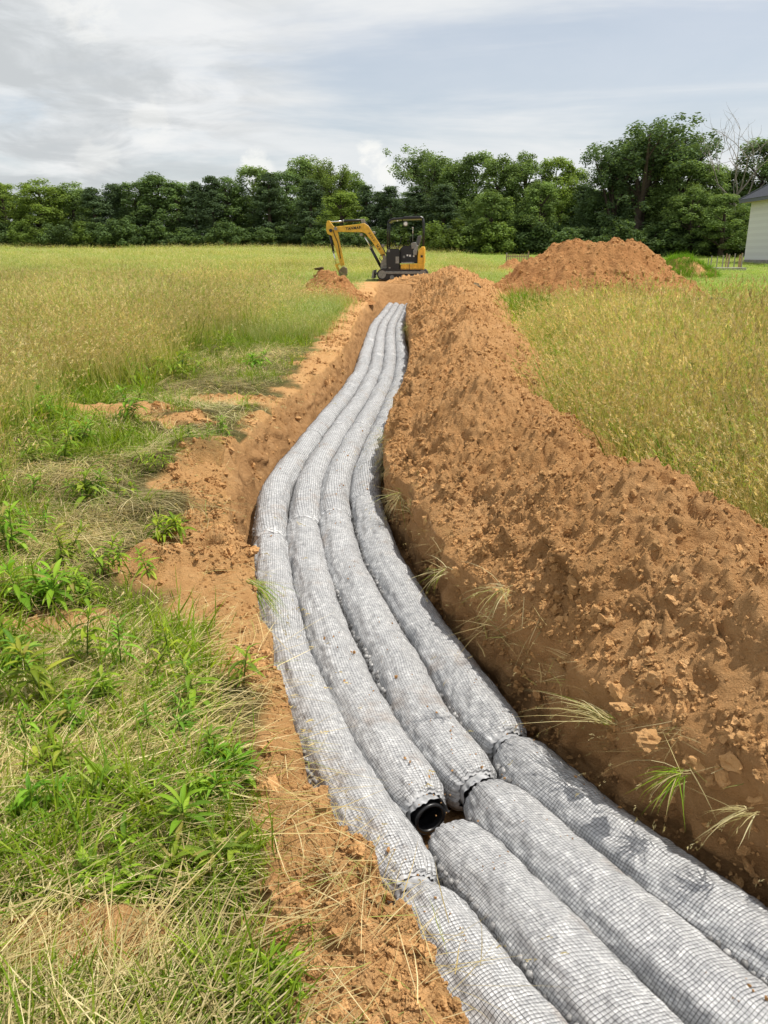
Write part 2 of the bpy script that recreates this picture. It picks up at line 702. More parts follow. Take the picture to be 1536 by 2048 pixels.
def tree_col(nt):
    a = nd(nt, 'ShaderNodeAttribute', attribute_name='col').outputs['Color']
    r = nd(nt, 'ShaderNodeObjectInfo').outputs['Color']
    return mixc(nt, 1.0, a, r, 'MULTIPLY')


M['tree'] = leafy('tree_leaves', tree_col, 0.36, 0.7)
M['bark'] = plain('bark', (0.075, 0.055, 0.04), 0.9, nscale=6, namt=0.4)
M['deadwood'] = plain('dead_wood', (0.27, 0.235, 0.20), 0.9, nscale=6, namt=0.3)


def fabric_mat():
    m, nt, b = new_mat('sleeve_fabric')
    tc = nd(nt, 'ShaderNodeTexCoord').outputs['Object']
    fine = tex_noise(nt, tc, 58, 3, 0.6)
    sm = nd(nt, 'ShaderNodeTexVoronoi', feature='SMOOTH_F1')
    sm.inputs['Scale'].default_value = 30
    nt.links.new(tc, sm.inputs['Vector'])
    n = tex_noise(nt, tc, 15, 5, 0.6)
    t = mmath(nt, 'MULTIPLY_ADD', fine, 0.62, mmath(nt, 'MULTIPLY', n, 0.38))
    c = ramp(nt, t, [(0.34, (0.34, 0.343, 0.352)), (0.46, (0.475, 0.478, 0.485)), (0.56, (0.59, 0.59, 0.592)), (0.67, (0.82, 0.82, 0.815))])
    st = tex_noise(nt, tc, 2.6, 7, 0.68)
    c = mixc(nt, ramp(nt, st, [(0.60, (0, 0, 0)), (0.80, (0.75, 0.75, 0.75))]), c, (0.36, 0.22, 0.11))
    nt.links.new(c, b.inputs['Base Color'])
    b.inputs['Roughness'].default_value = 0.5
    b.inputs['Specular IOR Level'].default_value = 0.35
    w = tex_noise(nt, tc, 26, 4, 0.6)
    h = mmath(nt, 'SUBTRACT', mmath(nt, 'MULTIPLY', w, 0.5), sm.outputs['Distance'])
    bump(nt, b, h, 0.013, 0.7)
    return m


M['fabric'] = fabric_mat()
M['net'] = plain('net_cord', (0.035, 0.035, 0.038), 0.6)
M['frill'] = plain('gathered_fabric', (0.36, 0.365, 0.375), 0.55, nscale=30, namt=0.35, bumpd=0.004)
M['blackpipe'] = plain('black_plastic_pipe', (0.012, 0.012, 0.013), 0.35)


def nugget_mat():
    m, nt, b = new_mat('foam_nuggets')
    tc = nd(nt, 'ShaderNodeTexCoord').outputs['Object']
    r = nd(nt, 'ShaderNodeObjectInfo').outputs['Random']
    v = nd(nt, 'ShaderNodeTexVoronoi')
    v.inputs['Scale'].default_value = 30
    nt.links.new(tc, v.inputs['Vector'])
    sc_ = nd(nt, 'ShaderNodeSeparateColor')
    nt.links.new(v.outputs['Color'], sc_.inputs[0])
    t = mmath(nt, 'FRACT', mmath(nt, 'ADD', sc_.outputs[0], r))
    c = ramp(nt, t, [(0.0, (0.12, 0.115, 0.11)), (0.5, (0.26, 0.255, 0.25)), (1.0, (0.44, 0.43, 0.42))])
    nt.links.new(c, b.inputs['Base Color'])
    b.inputs['Roughness'].default_value = 0.42
    return m


M['nugget'] = nugget_mat()
M['rust'] = plain('orange_clay', (0.30, 0.10, 0.04), 0.9, nscale=30, namt=0.3)

M['yellow'] = plain('yellow_paint', (0.70, 0.40, 0.035), 0.5, nscale=7, namt=0.25)
M['black'] = plain('black_paint', (0.012, 0.012, 0.012), 0.4)
M['rubber'] = plain('track_rubber', (0.035, 0.032, 0.03), 0.85, nscale=8, namt=0.4)
M['steel'] = plain('worn_steel', (0.30, 0.27, 0.23), 0.55, metal=0.4, nscale=9, namt=0.4)
M['chrome'] = plain('chrome_rod', (0.7, 0.7, 0.7), 0.18, metal=1.0)
M['greymetal'] = plain('grey_metal', (0.22, 0.22, 0.20), 0.6, nscale=9, namt=0.3)
M['dirtymetal'] = plain('muddy_bucket', (0.20, 0.15, 0.085), 0.8, nscale=9, namt=0.5)
M['seat'] = plain('seat_vinyl', (0.10, 0.10, 0.10), 0.5)
M['lamp'] = plain('lamp_lens', (0.75, 0.75, 0.72), 0.15)
M['wood'] = plain('raw_timber', (0.38, 0.24, 0.14), 0.85, nscale=12, namt=0.35)
M['greywood'] = plain('grey_timber', (0.30, 0.28, 0.22), 0.9, nscale=12, namt=0.35)
M['concrete'] = plain('concrete', (0.26, 0.24, 0.21), 0.9, nscale=5, namt=0.3)
M['shingle'] = plain('dark_shingles', (0.028, 0.032, 0.045), 0.85, nscale=14, namt=0.5)
M['fascia'] = plain('fascia_board', (0.11, 0.12, 0.14), 0.6)
M['soffit'] = plain('soffit', (0.42, 0.37, 0.28), 0.8)

# ------------------------------------------------------------------ the field with its trench
def build_ground():
    ys = [-14, -11, -9, -7.5]
    y = -6.0
    while y < 400:
        ys.append(y)
        y += 0.16 if y < 0.4 else max(0.018, 0.0078 * y)
    ys = np.array(ys)
    yc = np.clip(ys, -6, 40)
    L, Rr = lipL(yc), lipR(yc)
    shut = sstep(T_END - 0.25, T_END + 0.9, ys)                   # the trench ends in a steep face
    Rr = np.where(ys > 36, Rr, Rr)
    left = [0.0]
    st = 0.022
    while left[-1] < 320:
        left.append(left[-1] + st)
        if left[-1] > 1.3:
            st *= 1.062
    left = np.array(left)[::-1]
    right = [0.0]
    st = 0.05
    while right[-1] < 320:
        right.append(right[-1] + st)
        if right[-1] > 3:
            st *= 1.07
    right = np.array(right)
    nW, nF = 24, 14
    cols_x, cols_z, cols_d, cols_deep = [], [], [], []
    for o in left:
        x = L - o
        cols_x.append(x)
        cols_z.append(gz(x, ys))
        cols_d.append(dirt(x, ys))
        cols_deep.append(np.zeros_like(ys))
    zl = gz(L, ys)
    zr = zt(Rr, ys)
    fl = ROW[0](yc) - PIPE_R - np.minimum(gapL(yc), 0.06)
    fr = Rr + 0.01
    for k in range(1, nW + 1):
        u = k / nW
        rough = 0.020 * vn(ys * 15, u * 1.3 + 0 * ys, 56) + 0.04 * fbm(ys * 4, u * 2 + 0 * ys, 4, 51) + 0.018 * fbm(ys * 24, u * 7 + 0 * ys, 3, 52) + 0.03 * lumps(ys, u * 0.5 + 0 * ys, 0.13, 57, 0.5)
        x = L + (fl - L) * u ** 1.15 + rough * math.sin(math.pi * min(u * 1.1, 1)) * np.clip((fl - L) * 5, 0.25, 1)
        z = zl + (FLOOR_Z - zl) * (u ** 0.92)
        cols_x.append(x)
        cols_z.append(z)
        cols_d.append(np.ones_like(ys))
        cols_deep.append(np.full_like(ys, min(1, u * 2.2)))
    for k in range(1, nF):
        u = k / nF
        x = fl + (fr - fl) * u
        cols_x.append(x)
        cols_z.append(FLOOR_Z + 0.012 * fbm(x * 9, ys * 9, 3, 53))
        cols_d.append(np.ones_like(ys))
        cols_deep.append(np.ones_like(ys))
    for k in range(0, nW):
        u = k / nW
        rough = 0.020 * vn(ys * 15, u * 1.3 + 0 * ys, 59) + 0.03 * fbm(ys * 4.5, u * 3 + 0 * ys, 4, 54) + 0.02 * fbm(ys * 20, u * 9 + 0 * ys, 3, 55) - 0.03 * lumps(ys, u * 0.5 + 0 * ys, 0.12, 58, 0.5)
        x = fr + (Rr - fr) * u + rough * math.sin(math.pi * u) + 0.0
        cols_x.append(x)
        cols_z.append(FLOOR_Z + (zr - FLOOR_Z) * u)
        cols_d.append(np.ones_like(ys))
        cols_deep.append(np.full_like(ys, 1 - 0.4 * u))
    for o in right:
        x = Rr + o
        cols_x.append(x)
        cols_z.append(gz(x, ys) if o > 3 else zt(x, ys) - 0.03 * (o > 0.03))
        cols_d.append(np.maximum(dirt(x, ys), 1.0 if o < 0.5 else 0.0))
        cols_deep.append(np.zeros_like(ys))
    X = np.stack(cols_x, 1)
    Z = np.stack(cols_z, 1)
    D = np.stack(cols_d, 1)
    DP = np.stack(cols_deep, 1)
    YY = np.repeat(ys[:, None], X.shape[1], 1)
    # close the trench at its far end
    full = gz(X, YY)
    s = shut[:, None]
    inside = np.zeros(X.shape[1], bool)
    inside[len(left):len(left) + 2 * nW + nF - 1] = True
    Z = np.where(inside[None, :], Z * (1 - s) + (full + 0.0) * s, Z)
    beyond = (YY > 38)
    D = np.where(inside[None, :] & beyond, dirt(X, YY), D)
    DP = np.where(inside[None, :] & beyond, 0, DP)
    V = np.stack([X, YY, Z], -1).reshape(-1, 3)
    me = mesh_np('ground', V, grid_quads(*X.shape)[:, ::1])
    add_attr(me, 'dirt', D)
    add_attr(me, 'deep', DP)
    fx, fy = X.ravel(), YY.ravel()
    add_attr(me, 'faraway', sstep(9, 24, np.hypot(fx, fy)))
    t = np.clip(0.5 + 0.42 * fbm(fx * 0.07, fy * 0.16, 3, 61) + 0.2 * sstep(60, 100, fy), 0, 1)
    ca, cb = np.array([0.38, 0.335, 0.14]), np.array([0.25, 0.28, 0.07])
    c = ca + (cb - ca) * t[:, None]
    lawn = (sstep(6, 9, fx) * sstep(22, 27, fy))[:, None]
    c = c * (1 - lawn) + np.array([0.22, 0.25, 0.06]) * lawn
    add_attr(me, 'lush', c, 'FLOAT_COLOR')
    o = obj('ground', me, M['ground'])
    tag(o, kind='structure')


build_ground()

# ------------------------------------------------------------------ spoil ridge beside the trench
bW = curve_fn([-6, 0, 3, 5, 7, 12, 20, 29, 34, 37], [1.8, 1.8, 1.8, 1.8, 1.95, 2.25, 2.8, 3.4, 3.6, 4.2])
bH = curve_fn([-6, 0, 3, 5, 7, 12, 20, 26, 30, 33, 35, 36.5], [.45, .48, .51, .53, .56, .62, .74, .80, .72, .52, .25, 0.0])


def berm_left(y):
    return lipR(np.clip(y, -6, 40)) - 0.03 + 0.03 * fbm(y * 3.3, 4.4 + 0 * y, 3, 69) - 1.25 * sstep(34.0, 35.2, y)


def berm_h(u, y):
    """cross-section: steep towards the trench, rounded crest, long far slope"""
    w = bW(y)
    peak = 0.40
    up = np.clip(u / peak, 0, 1)
    dn = np.clip((1 - u) / (1 - peak), 0, 1)
    a = 0.52 * up ** 0.55 + 0.48 * (up * up * (3 - 2 * up))
    b = dn * dn * (3 - 2 * dn) * 0.55 + 0.45 * dn
    g = np.where(u < peak, a, b)
    return g * bH(y)


def berm_surface(u, y):
    w = bW(y)
    t = u * w
    x0 = berm_left(y)
    x = x0 + t
    env = np.clip(np.minimum(u * 9, (1 - u) * 9), 0, 1)
    far = 1 + 0.7 * sstep(10, 25, y)
    h = berm_h(u, y)
    big = 0.10 * fbm(x * 1.2, y * 1.0, 3, 71) + 0.035 * fbm(x * 4.5, y * 4.5, 3, 72)
    cl = 0.050 * lumps(x, y, 0.17, 73, 0.3) + 0.046 * lumps(x, y, 0.08, 74, 0.55) + 0.034 * lumps(x, y, 0.042, 75, 0.75) + 0.014 * fbm(x * 38, y * 38, 2, 77)
    cl = cl - 0.08 * lumps(x + 3.3, y, 0.15, 66, 0.09) - 0.05 * lumps(x + 1.3, y, 0.07, 67, 0.2)
    cr = np.abs(fbm(x * 2.4 + 3, y * 2.4, 3, 70))
    cl = cl - 0.05 * sstep(0.10, 0.0, cr) * sstep(0.55, 0.1, u)
    steep = sstep(0.22, 0.05, u)
    h = h * (1 + 0.18 * vn(y * 0.9, 2.2, 76)) + env * (big * (0.6 + 0.4 * far) + cl * far)
    h = np.maximum(h, -0.02)
    side = steep * env * (0.10 * fbm(y * 2.6, h * 3.5, 3, 78) + 0.05 * fbm(y * 11, h * 11, 3, 79))
    z = zt(x, y) + h
    return x + side, z


def build_berm():
    ys = []
    y = -5.0
    while y < 36.6:
        ys.append(y)
        y += 0.05 if y < 0.6 else max(0.0125, 0.0048 * y)
    ys = np.array(ys)
    nc = 190
    u = np.linspace(0, 1, nc)
    u = 0.55 * u + 0.45 * u ** 1.8
    U, Y = np.meshgrid(u, ys)
    X, Z = berm_surface(U, Y)
    hang = 0.5 + 0.5 * fbm(ys * 3.1, 0.7 + 0 * ys, 3, 68)
    Z[:, 0] = zt(X[:, 0], ys) - 0.06 - 0.10 * hang
    X[:, 0] += 0.035
    Z[:, 1] = zt(X[:, 1], ys) - 0.03 - 0.06 * hang
    Z[:, 2] = 0.5 * (Z[:, 1] + Z[:, 3])
    Z[:, -1] -= 0.08
    ox = (2.0, 10.0, 0.0)
    V = np.stack([X, Y, Z], -1).reshape(-1, 3) - np.array(ox)
    me = mesh_np('spoil_ridge', V, grid_quads(len(ys), nc))
    o = obj('spoil_ridge', me, M['soil_berm'], loc=ox)
    tag(o, 'long ridge of loose tan excavated soil heaped beside the pipe trench', 'dirt ridge')
    return o, ox


BERM, BERM_O = build_berm()


# ------------------------------------------------------------------ free-standing heaps
def heap(name, cx, cy, rx, ry, h, label, cat='dirt pile', mat=None, seed=1, flat=0.25, rot=0.0, n=110, parts=1.0, peaks=()):
    g = np.linspace(-1.15, 1.15, n)
    A, B = np.meshgrid(g, g)
    ang = np.arctan2(B, A)
    r = np.hypot(A, B) * (1 + 0.10 * vn(np.cos(ang) * 2 + 5, np.sin(ang) * 2, seed) + 0.05 * vn(np.cos(ang) * 6 + 5, np.sin(ang) * 6, seed + 1))
    prof = np.clip((1 - r) / (1 - flat), 0, 1)
    prof = prof * 0.8 + 0.2 * prof * prof * (3 - 2 * prof)
    X0, Y0 = A * rx, B * ry
    X = cx + X0 * math.cos(rot) - Y0 * math.sin(rot)
    Y = cy + X0 * math.sin(rot) + Y0 * math.cos(rot)
    inn = np.clip((1 - r) * 6, 0, 1)
    z = h * prof
    for pa, pb, pr, ph in peaks:
        z = z + ph * h * np.exp(-(((A - pa) ** 2 + (B - pb) ** 2) / (pr * pr))) * inn
    z = z + inn * parts * (0.10 * h * fbm(X * 1.3, Y * 1.3, 3, seed + 2) + 0.13 * lumps(X, Y, 0.42, seed + 3, 0.45) + 0.09 * lumps(X, Y, 0.19, seed + 4, 0.6) + 0.03 * fbm(X * 9, Y * 9, 2, seed + 5))
    Z = zt(X, Y) + z - 0.12 * np.clip((r - 0.98) * 8, 0, 1) - 0.004
    base = Vector((cx, cy, float(zt(cx, cy))))
    V = np.stack([X, Y, Z], -1).reshape(-1, 3) - np.array(base)
    q = grid_quads(n, n)
    rr = r.ravel()
    keep = (rr[q] < 1.14).any(1)
    me = mesh_np(name, V, q[keep])
    o = obj(name, me, mat or M['soil_red'], loc=base)
    tag(o, label, cat)
    return o, (X, Y, Z, r)


def at(px, py, d, z=None):
    """world x for a pixel column at forward distance d"""
    return (px - 768) / FPX * (d * CP + (EYE - (1.0 if z is None else z)) * SP)


BIG, BIG_S = heap('dirt_mound', at(1182, 0, 28.0), 28.0, 3.5, 3.4, 1.58, 'big orange dirt mound with a flat lumpy top standing beyond the tall grass', seed=101, flat=0.34,
                  n=190, peaks=((-0.22, -0.05, 0.16, 0.10), (0.24, 0.0, 0.13, 0.12), (-0.03, 0.1, 0.12, -0.05)))
LFT, LFT_S = heap('dirt_mound', at(655, 0, 27.0), 27.0, 1.35, 1.3, 0.62, 'small orange dirt mound topped by a dark clod on the grassy trench bank', seed=131, flat=0.15, n=110,
                  peaks=((0.4, 0.1, 0.25, 0.3), (-0.12, 0, 0.2, 0.25)))
heap('dirt_mound', at(1028, 0, 45.0), 45.0, 0.95, 0.9, 0.62, 'little sandy dirt mound in front of the picket fence', seed=151, flat=0.1, n=60)
heap('soil_strip', at(1425, 0, 24.3), 24.3, 1.2, 0.32, 0.24, 'low dark strip of turned earth on the mown lawn', 'soil strip', mat=plain('dark_topsoil', (0.075, 0.045, 0.025), 0.95, nscale=6, namt=0.5, bumpd=0.03),
     seed=161, flat=0.2, n=60, parts=0.35)
WEEDM, WEED_S = heap('overgrown_mound', at(1362, 0, 39.0), 39.0, 1.75, 1.4, 0.78, 'weed-covered mound with green growth in front of the wooden stakes', 'overgrown mound', mat=M['soil'], seed=171, flat=0.2, n=80)


# ------------------------------------------------------------------ clods
def clod_mesh(name, seed, sub=3):
    import bmesh
    bm = bmesh.new()
    bmesh.ops.create_icosphere(bm, subdivisions=sub, radius=1.0)
    rs = np.random.default_rng(seed)
    k = [(Vector(rs.normal(size=3)).normalized(), rs.uniform(0.38, 0.85)) for _ in range(10)]
    ax = Vector((rs.uniform(0.8, 1.25), rs.uniform(0.8, 1.2), rs.uniform(0.6, 0.95)))
    from mathutils import noise as mn
    off = Vector(rs.uniform(0, 50, 3))
    for v in bm.verts:
        p = v.co.copy()
        for nrm, d in k:
            e = p.dot(nrm) - d
            if e > 0:
                p -= nrm * e * 0.9
        p *= 1 + 0.42 * mn.fractal(v.co * 1.9 + off, 0.5, 2.1, 4)
        v.co = Vector((p.x * ax.x, p.y * ax.y, p.z * ax.z))
    me = bpy.data.meshes.new(name)
    bm.to_mesh(me)
    bm.free()
    me.polygons.foreach_set('use_smooth', [False] * len(me.polygons))
    me.materials.append(M['clod'])
    return me


CLODS = [clod_mesh('clod', 200 + i) for i in range(7)]


def source_collection(name, meshes):
    c = bpy.data.collections.new(name)
    for i, me in enumerate(meshes):
        o = bpy.data.objects.new('%s_%02d' % (name, i), me)
        c.objects.link(o)
    return c


def instancer_group(name, coll):
    ng = bpy.data.node_groups.new(name, 'GeometryNodeTree')
    ng.interface.new_socket('Geometry', in_out='INPUT', socket_type='NodeSocketGeometry')
    ng.interface.new_socket('Geometry', in_out='OUTPUT', socket_type='NodeSocketGeometry')
    n, l = ng.nodes, ng.links
    gi, go = n.new('NodeGroupInput'), n.new('NodeGroupOutput')
    ci = n.new('GeometryNodeCollectionInfo')
    ci.inputs[0].default_value = coll
    ci.inputs['Separate Children'].default_value = True
    ci.inputs['Reset Children'].default_value = True
    ip = n.new('GeometryNodeInstanceOnPoints')
    ip.inputs['Pick Instance'].default_value = True

    def na(nm, t):
        a = n.new('GeometryNodeInputNamedAttribute')
        a.data_type = t
        a.inputs['Name'].default_value = nm
        return a.outputs['Attribute']
    er = n.new('FunctionNodeEulerToRotation')
    l.new(na('rot', 'FLOAT_VECTOR'), er.inputs[0])
    l.new(gi.outputs[0], ip.inputs['Points'])
    l.new(ci.outputs[0], ip.inputs['Instance'])
    l.new(na('pick', 'INT'), ip.inputs['Instance Index'])
    l.new(er.outputs[0], ip.inputs['Rotation'])
    l.new(na('scl', 'FLOAT_VECTOR'), ip.inputs['Scale'])
    l.new(ip.outputs[0], go.inputs[0])
    return ng


def scatter(name, group, P, rot, scl, pick, tint=None, parent=None, parent_loc=(0, 0, 0), label=None, cat=None):
    P = np.asarray(P, np.float32) - np.array(parent_loc, np.float32)
    me = bpy.data.meshes.new(name)
    me.vertices.add(len(P))
    me.vertices.foreach_set('co', P.ravel())
    add_attr(me, 'rot', rot, 'FLOAT_VECTOR')
    scl = np.asarray(scl, np.float32)
    if scl.ndim == 1:
        scl = np.repeat(scl[:, None], 3, 1)
    add_attr(me, 'scl', scl, 'FLOAT_VECTOR')
    add_attr(me, 'pick', pick, 'INT')
    if tint is not None:
        add_attr(me, 'tint', tint, 'FLOAT_COLOR')
    me.update()
    o = obj(name, me, None, parent)
    md = o.modifiers.new('scatter', 'NODES')
    md.node_group = group
    o['kind'] = 'stuff'
    if label:
        tag(o, label, cat)
    return o


CLOD_NG = instancer_group('clod_scatter', source_collection('clod_source', CLODS))


def rand_rot(n):
    return RNG.uniform(0, 6.283, (n, 3))


def scatter_clods():
    # on the ridge: density falls with distance, sizes follow a steep law
    n = 105000
    y = np.exp(RNG.uniform(math.log(0.9), math.log(35), n))
    u = np.concatenate([RNG.uniform(0.02, 0.98, n // 2), RNG.beta(1.2, 2.2, n - n // 2)])
    u = np.clip(u, 0.015, 0.985)
    x, z = berm_surface(u, y)
    s = 0.0045 * RNG.pareto(2.5, n) + 0.0042
    s = np.clip(s, 0.004, 0.022) * np.clip(0.7 + y * 0.07, 0.85, 2.2)
    cl = sstep(-0.2, 0.6, fbm(x * 1.6, y * 1.6, 3, 91))
    ok = RNG.uniform(0, 1, n) < 0.35 + 0.65 * cl
    x, y, z, s = x[ok], y[ok], z[ok], s[ok]
    big = np.argsort(-(s / np.hypot(x, y + 0.5)))[:240]
    rest = np.setdiff1d(np.arange(len(x)), big)
    P = np.stack([x, y, z + 0.05 * s], 1)
    scatter('loose_clods', CLOD_NG, P[rest], rand_rot(len(rest)), s[rest], RNG.integers(0, len(CLODS), len(rest)), parent=BERM, parent_loc=BERM_O)
    for i in big:
        o = bpy.data.objects.new('clod', CLODS[int(RNG.integers(0, len(CLODS)))])
        link(o, BERM)
        o.location = P[i] - np.array(BERM_O)
        o.rotation_euler = RNG.uniform(0, 6.28, 3)
        k = s[i] * RNG.uniform(1.0, 1.35)
        o.scale = (k, k * RNG.uniform(.8, 1.2), k * RNG.uniform(.7, 1))
    # broken blocks along the lip and the steep face of the ridge
    n = 2600
    y = np.exp(RNG.uniform(math.log(1.15), math.log(9), n))
    u = np.abs(RNG.normal(0, 0.05, n)) + 0.006
    x, z = berm_surface(u, y)
    z = z - RNG.uniform(0, 0.13, n) * (u < 0.04)
    s = np.clip(0.008 * (RNG.pareto(2.2, n) + 1), 0.007, 0.042)
    scatter('broken_blocks', CLOD_NG, np.stack([x, y, z], 1), rand_rot(n), s, RNG.integers(0, len(CLODS), n), parent=BERM, parent_loc=BERM_O)
    # on the bare apron of the left bank and in the trench
    n = 26000
    y = np.exp(RNG.uniform(math.log(1.1), math.log(30), n))
    x = lipL(y) - np.abs(RNG.normal(0, 1, n)) * (0.25 + 0.05 * y)
    d = dirt(x, y)
    cl = sstep(-0.1, 0.5, fbm(x * 2.2, y * 2.2, 3, 92))
    ok = RNG.uniform(0, 1, n) < d * (0.12 + 0.88 * cl)
    x, y = x[ok], y[ok]
    s = np.clip(0.0042 * RNG.pareto(2.4, len(x)) + 0.0035, 0.003, 0.035) * np.clip(0.6 + y * 0.14, 0.8, 2.2)
    z = gz(x, y)
    scatter('bank_crumbs', CLOD_NG, np.stack([x, y, z + 0.2 * s], 1), rand_rot(len(x)), s, RNG.integers(0, len(CLODS), len(x)),
            label='crumbs of dry tan soil strewn along the grassy trench bank', cat='soil crumbs')
    # crumbs and nubs standing out of the two cut walls
    n = 5200
    y = np.exp(RNG.uniform(math.log(1.15), math.log(14), n))
    u = RNG.uniform(0.05, 1.0, n)
    onr = RNG.uniform(0, 1, n) < 0.62
    fl = ROW[0](y) - PIPE_R - np.minimum(gapL(y), 0.06)
    xl = lipL(y) + (fl - lipL(y)) * u ** 1.15
    x = np.where(onr, lipR(y) + 0.004, xl - 0.01)
    z = -0.03 + (FLOOR_Z + 0.03) * u
    s = np.clip(0.0045 * (RNG.pareto(2.2, n) + 1), 0.004, 0.026) * np.clip(0.8 + 0.06 * y, 0.8, 1.6)
    scatter('wall_crumbs', CLOD_NG, np.stack([x, y, z], 1), rand_rot(n), np.stack([s, s * 1.3, s], 1), RNG.integers(0, len(CLODS), n),
            label='rough nubs of soil standing out of the cut trench walls', cat='soil crumbs')
    # on the two bigger mounds
    for ob, (X, Y, Z, r), k, nn in ((BIG, BIG_S, 0.055, 5200), (LFT, LFT_S, 0.04, 1500)):
        idx = np.flatnonzero(r.ravel() < 1.08)
        i = RNG.choice(idx, nn)
        st = (X[0, 1] - X[0, 0]) if True else 0
        px_, py_, pz_ = X.ravel()[i] + RNG.uniform(-.02, .02, nn), Y.ravel()[i], Z.ravel()[i]
        s = np.clip(0.30 * k * (RNG.pareto(2.4, nn) + 1), 0.01, 0.10)
        scatter('loose_clods', CLOD_NG, np.stack([px_, py_, pz_], 1), rand_rot(nn), s, RNG.integers(0, len(CLODS), nn), parent=ob, parent_loc=tuple(ob.location))


scatter_clods()

# ------------------------------------------------------------------ netted drain bundles
SEC_L = 3.3
ROW_NAME = ['row against the grassy bank', 'second row from the grassy bank', 'second row from the dirt ridge', 'row against the dirt ridge']
ORD = ['first', 'second', 'third', 'fourth', 'fifth', 'sixth', 'seventh', 'eighth', 'ninth', 'tenth', 'eleventh', 'twelfth', 'thirteenth']


def nugget_mesh(name, seed, nu=8, nv=5):
    rs = np.random.default_rng(seed)
    vs, fs = [(0, 0, -0.5)], []
    for j in range(1, nv):
        t = math.pi * j / nv
        for i in range(nu):
            p = 2 * math.pi * i / nu
            k = 0.40 * (math.sin(t) ** 0.55) * (1.0 if i % 2 == 0 else 0.80) * (1 + 0.06 * rs.normal())
            vs.append((k * math.cos(p), k * math.sin(p) * 0.9, -0.5 * math.cos(t)))
    vs.append((0, 0, 0.5))
    for i in range(nu):
        fs.append((0, 1 + (i + 1) % nu, 1 + i))
        for j in range(nv - 2):
            a, b = 1 + j * nu + i, 1 + j * nu + (i + 1) % nu
            fs.append((a, b, b + nu, a + nu))
        e = 1 + (nv - 2) * nu
        fs.append((len(vs) - 1, e + i, e + (i + 1) % nu))
    me = bpy.data.meshes.new(name)
    me.from_pydata(vs, [], fs)
    me.polygons.foreach_set('use_smooth', [True] * len(fs))
    me.materials.append(M['nugget'])
    return me


NUGS = [nugget_mesh('foam_nugget', 300 + i) for i in range(4)]


class Section:
    def __init__(self, row, y0, y1, seed, near_open=0.0, e0=(0.62, 0.16), e1=(0.62, 0.16)):
        self.row, self.seed = row, seed
        n = 240
        ys = np.linspace(y0, y1, n)
        xs = ROW[row](ys) + 0.012 * vn(ys * 0.8, row * 3.3, seed) + 0.006 * vn(ys * 2.7, row * 3.3, seed + 3)
        seg = np.hypot(np.diff(xs), np.diff(ys))
        self.S = np.concatenate([[0], np.cumsum(seg)])
        self.X, self.Y, self.L = xs, ys, self.S[-1]
        self.e0, self.e1 = e0, e1

    def frame(self, s):
        x, y = np.interp(s, self.S, self.X), np.interp(s, self.S, self.Y)
        d = 0.03
        dx = np.interp(np.clip(s + d, 0, self.L), self.S, self.X) - np.interp(np.clip(s - d, 0, self.L), self.S, self.X)
        dy = np.interp(np.clip(s + d, 0, self.L), self.S, self.Y) - np.interp(np.clip(s - d, 0, self.L), self.S, self.Y)
        k = np.hypot(dx, dy)
        return x, y, dx / k, dy / k

    def taper(self, d, e):
        r_e, l = e
        q = np.clip(1 - d / l, 0, 1)
        return r_e + (1 - r_e) * np.sqrt(1 - q * q)

    def pos(self, s, th, off=0.0, lump=True):
        """point of the sleeve at arc length s and angle th (0 right, pi/2 top)"""
        s, th = np.broadcast_arrays(np.asarray(s, float), np.asarray(th, float))
        sc_ = np.clip(s, 0, self.L)
        x, y, tx, ty = self.frame(sc_)
        tp = self.taper(sc_, self.e0) * self.taper(self.L - sc_, self.e1)
        c, sn = np.cos(th), np.sin(th)
        r = PIPE_R * tp * (1 + 0.05 * vn(s * 3.0, c * 1.5 + 3 * sn, self.seed) + 0.02 * vn(s * 8, c * 3 + 5 * sn, self.seed + 1))
        if lump:
            ends = np.exp(-sc_ / 0.09) + np.exp(-(self.L - sc_) / 0.09)
            r = r + 0.0072 * lumps(s + 0 * th, th * PIPE_R, 0.040, self.seed + 2, 0.9) + 0.0045 * np.sin(th * 21 + 3 * vn(s * 6, th * 0, 5)) * ends
            r = r + 0.003 * vn(s * 5 + th * 2.2, th * 5.0 - s * 3, self.seed + 4)
        r = r + off
        lx = r * c * 1.03
        z = PIPE_Z + np.maximum(r * sn * 0.98, -PIPE_R * 0.96)
        return np.stack([x + ty * lx, y - tx * lx, z], -1)


def ribbons(sec, lines, width_dir, w):
    """lines: list of (s array, th array) sampled together, each becomes a flat ribbon"""
    Vs, Qs, b = [], [], 0
    for s, th in lines:
        if width_dir == 's':
            a, c = sec.pos(s - w / 2, th, 0.0035), sec.pos(s + w / 2, th, 0.0035)
        else:
            k = w / PIPE_R / 2
            a, c = sec.pos(s, th - k, 0.0035), sec.pos(s, th + k, 0.0035)
        n = len(s)
        Vs.append(np.stack([a, c], 1).reshape(-1, 3))
        i = np.arange(n - 1) * 2 + b
        Qs.append(np.stack([i, i + 1, i + 3, i + 2], 1))
        b += 2 * n
    return np.concatenate(Vs), np.concatenate(Qs)


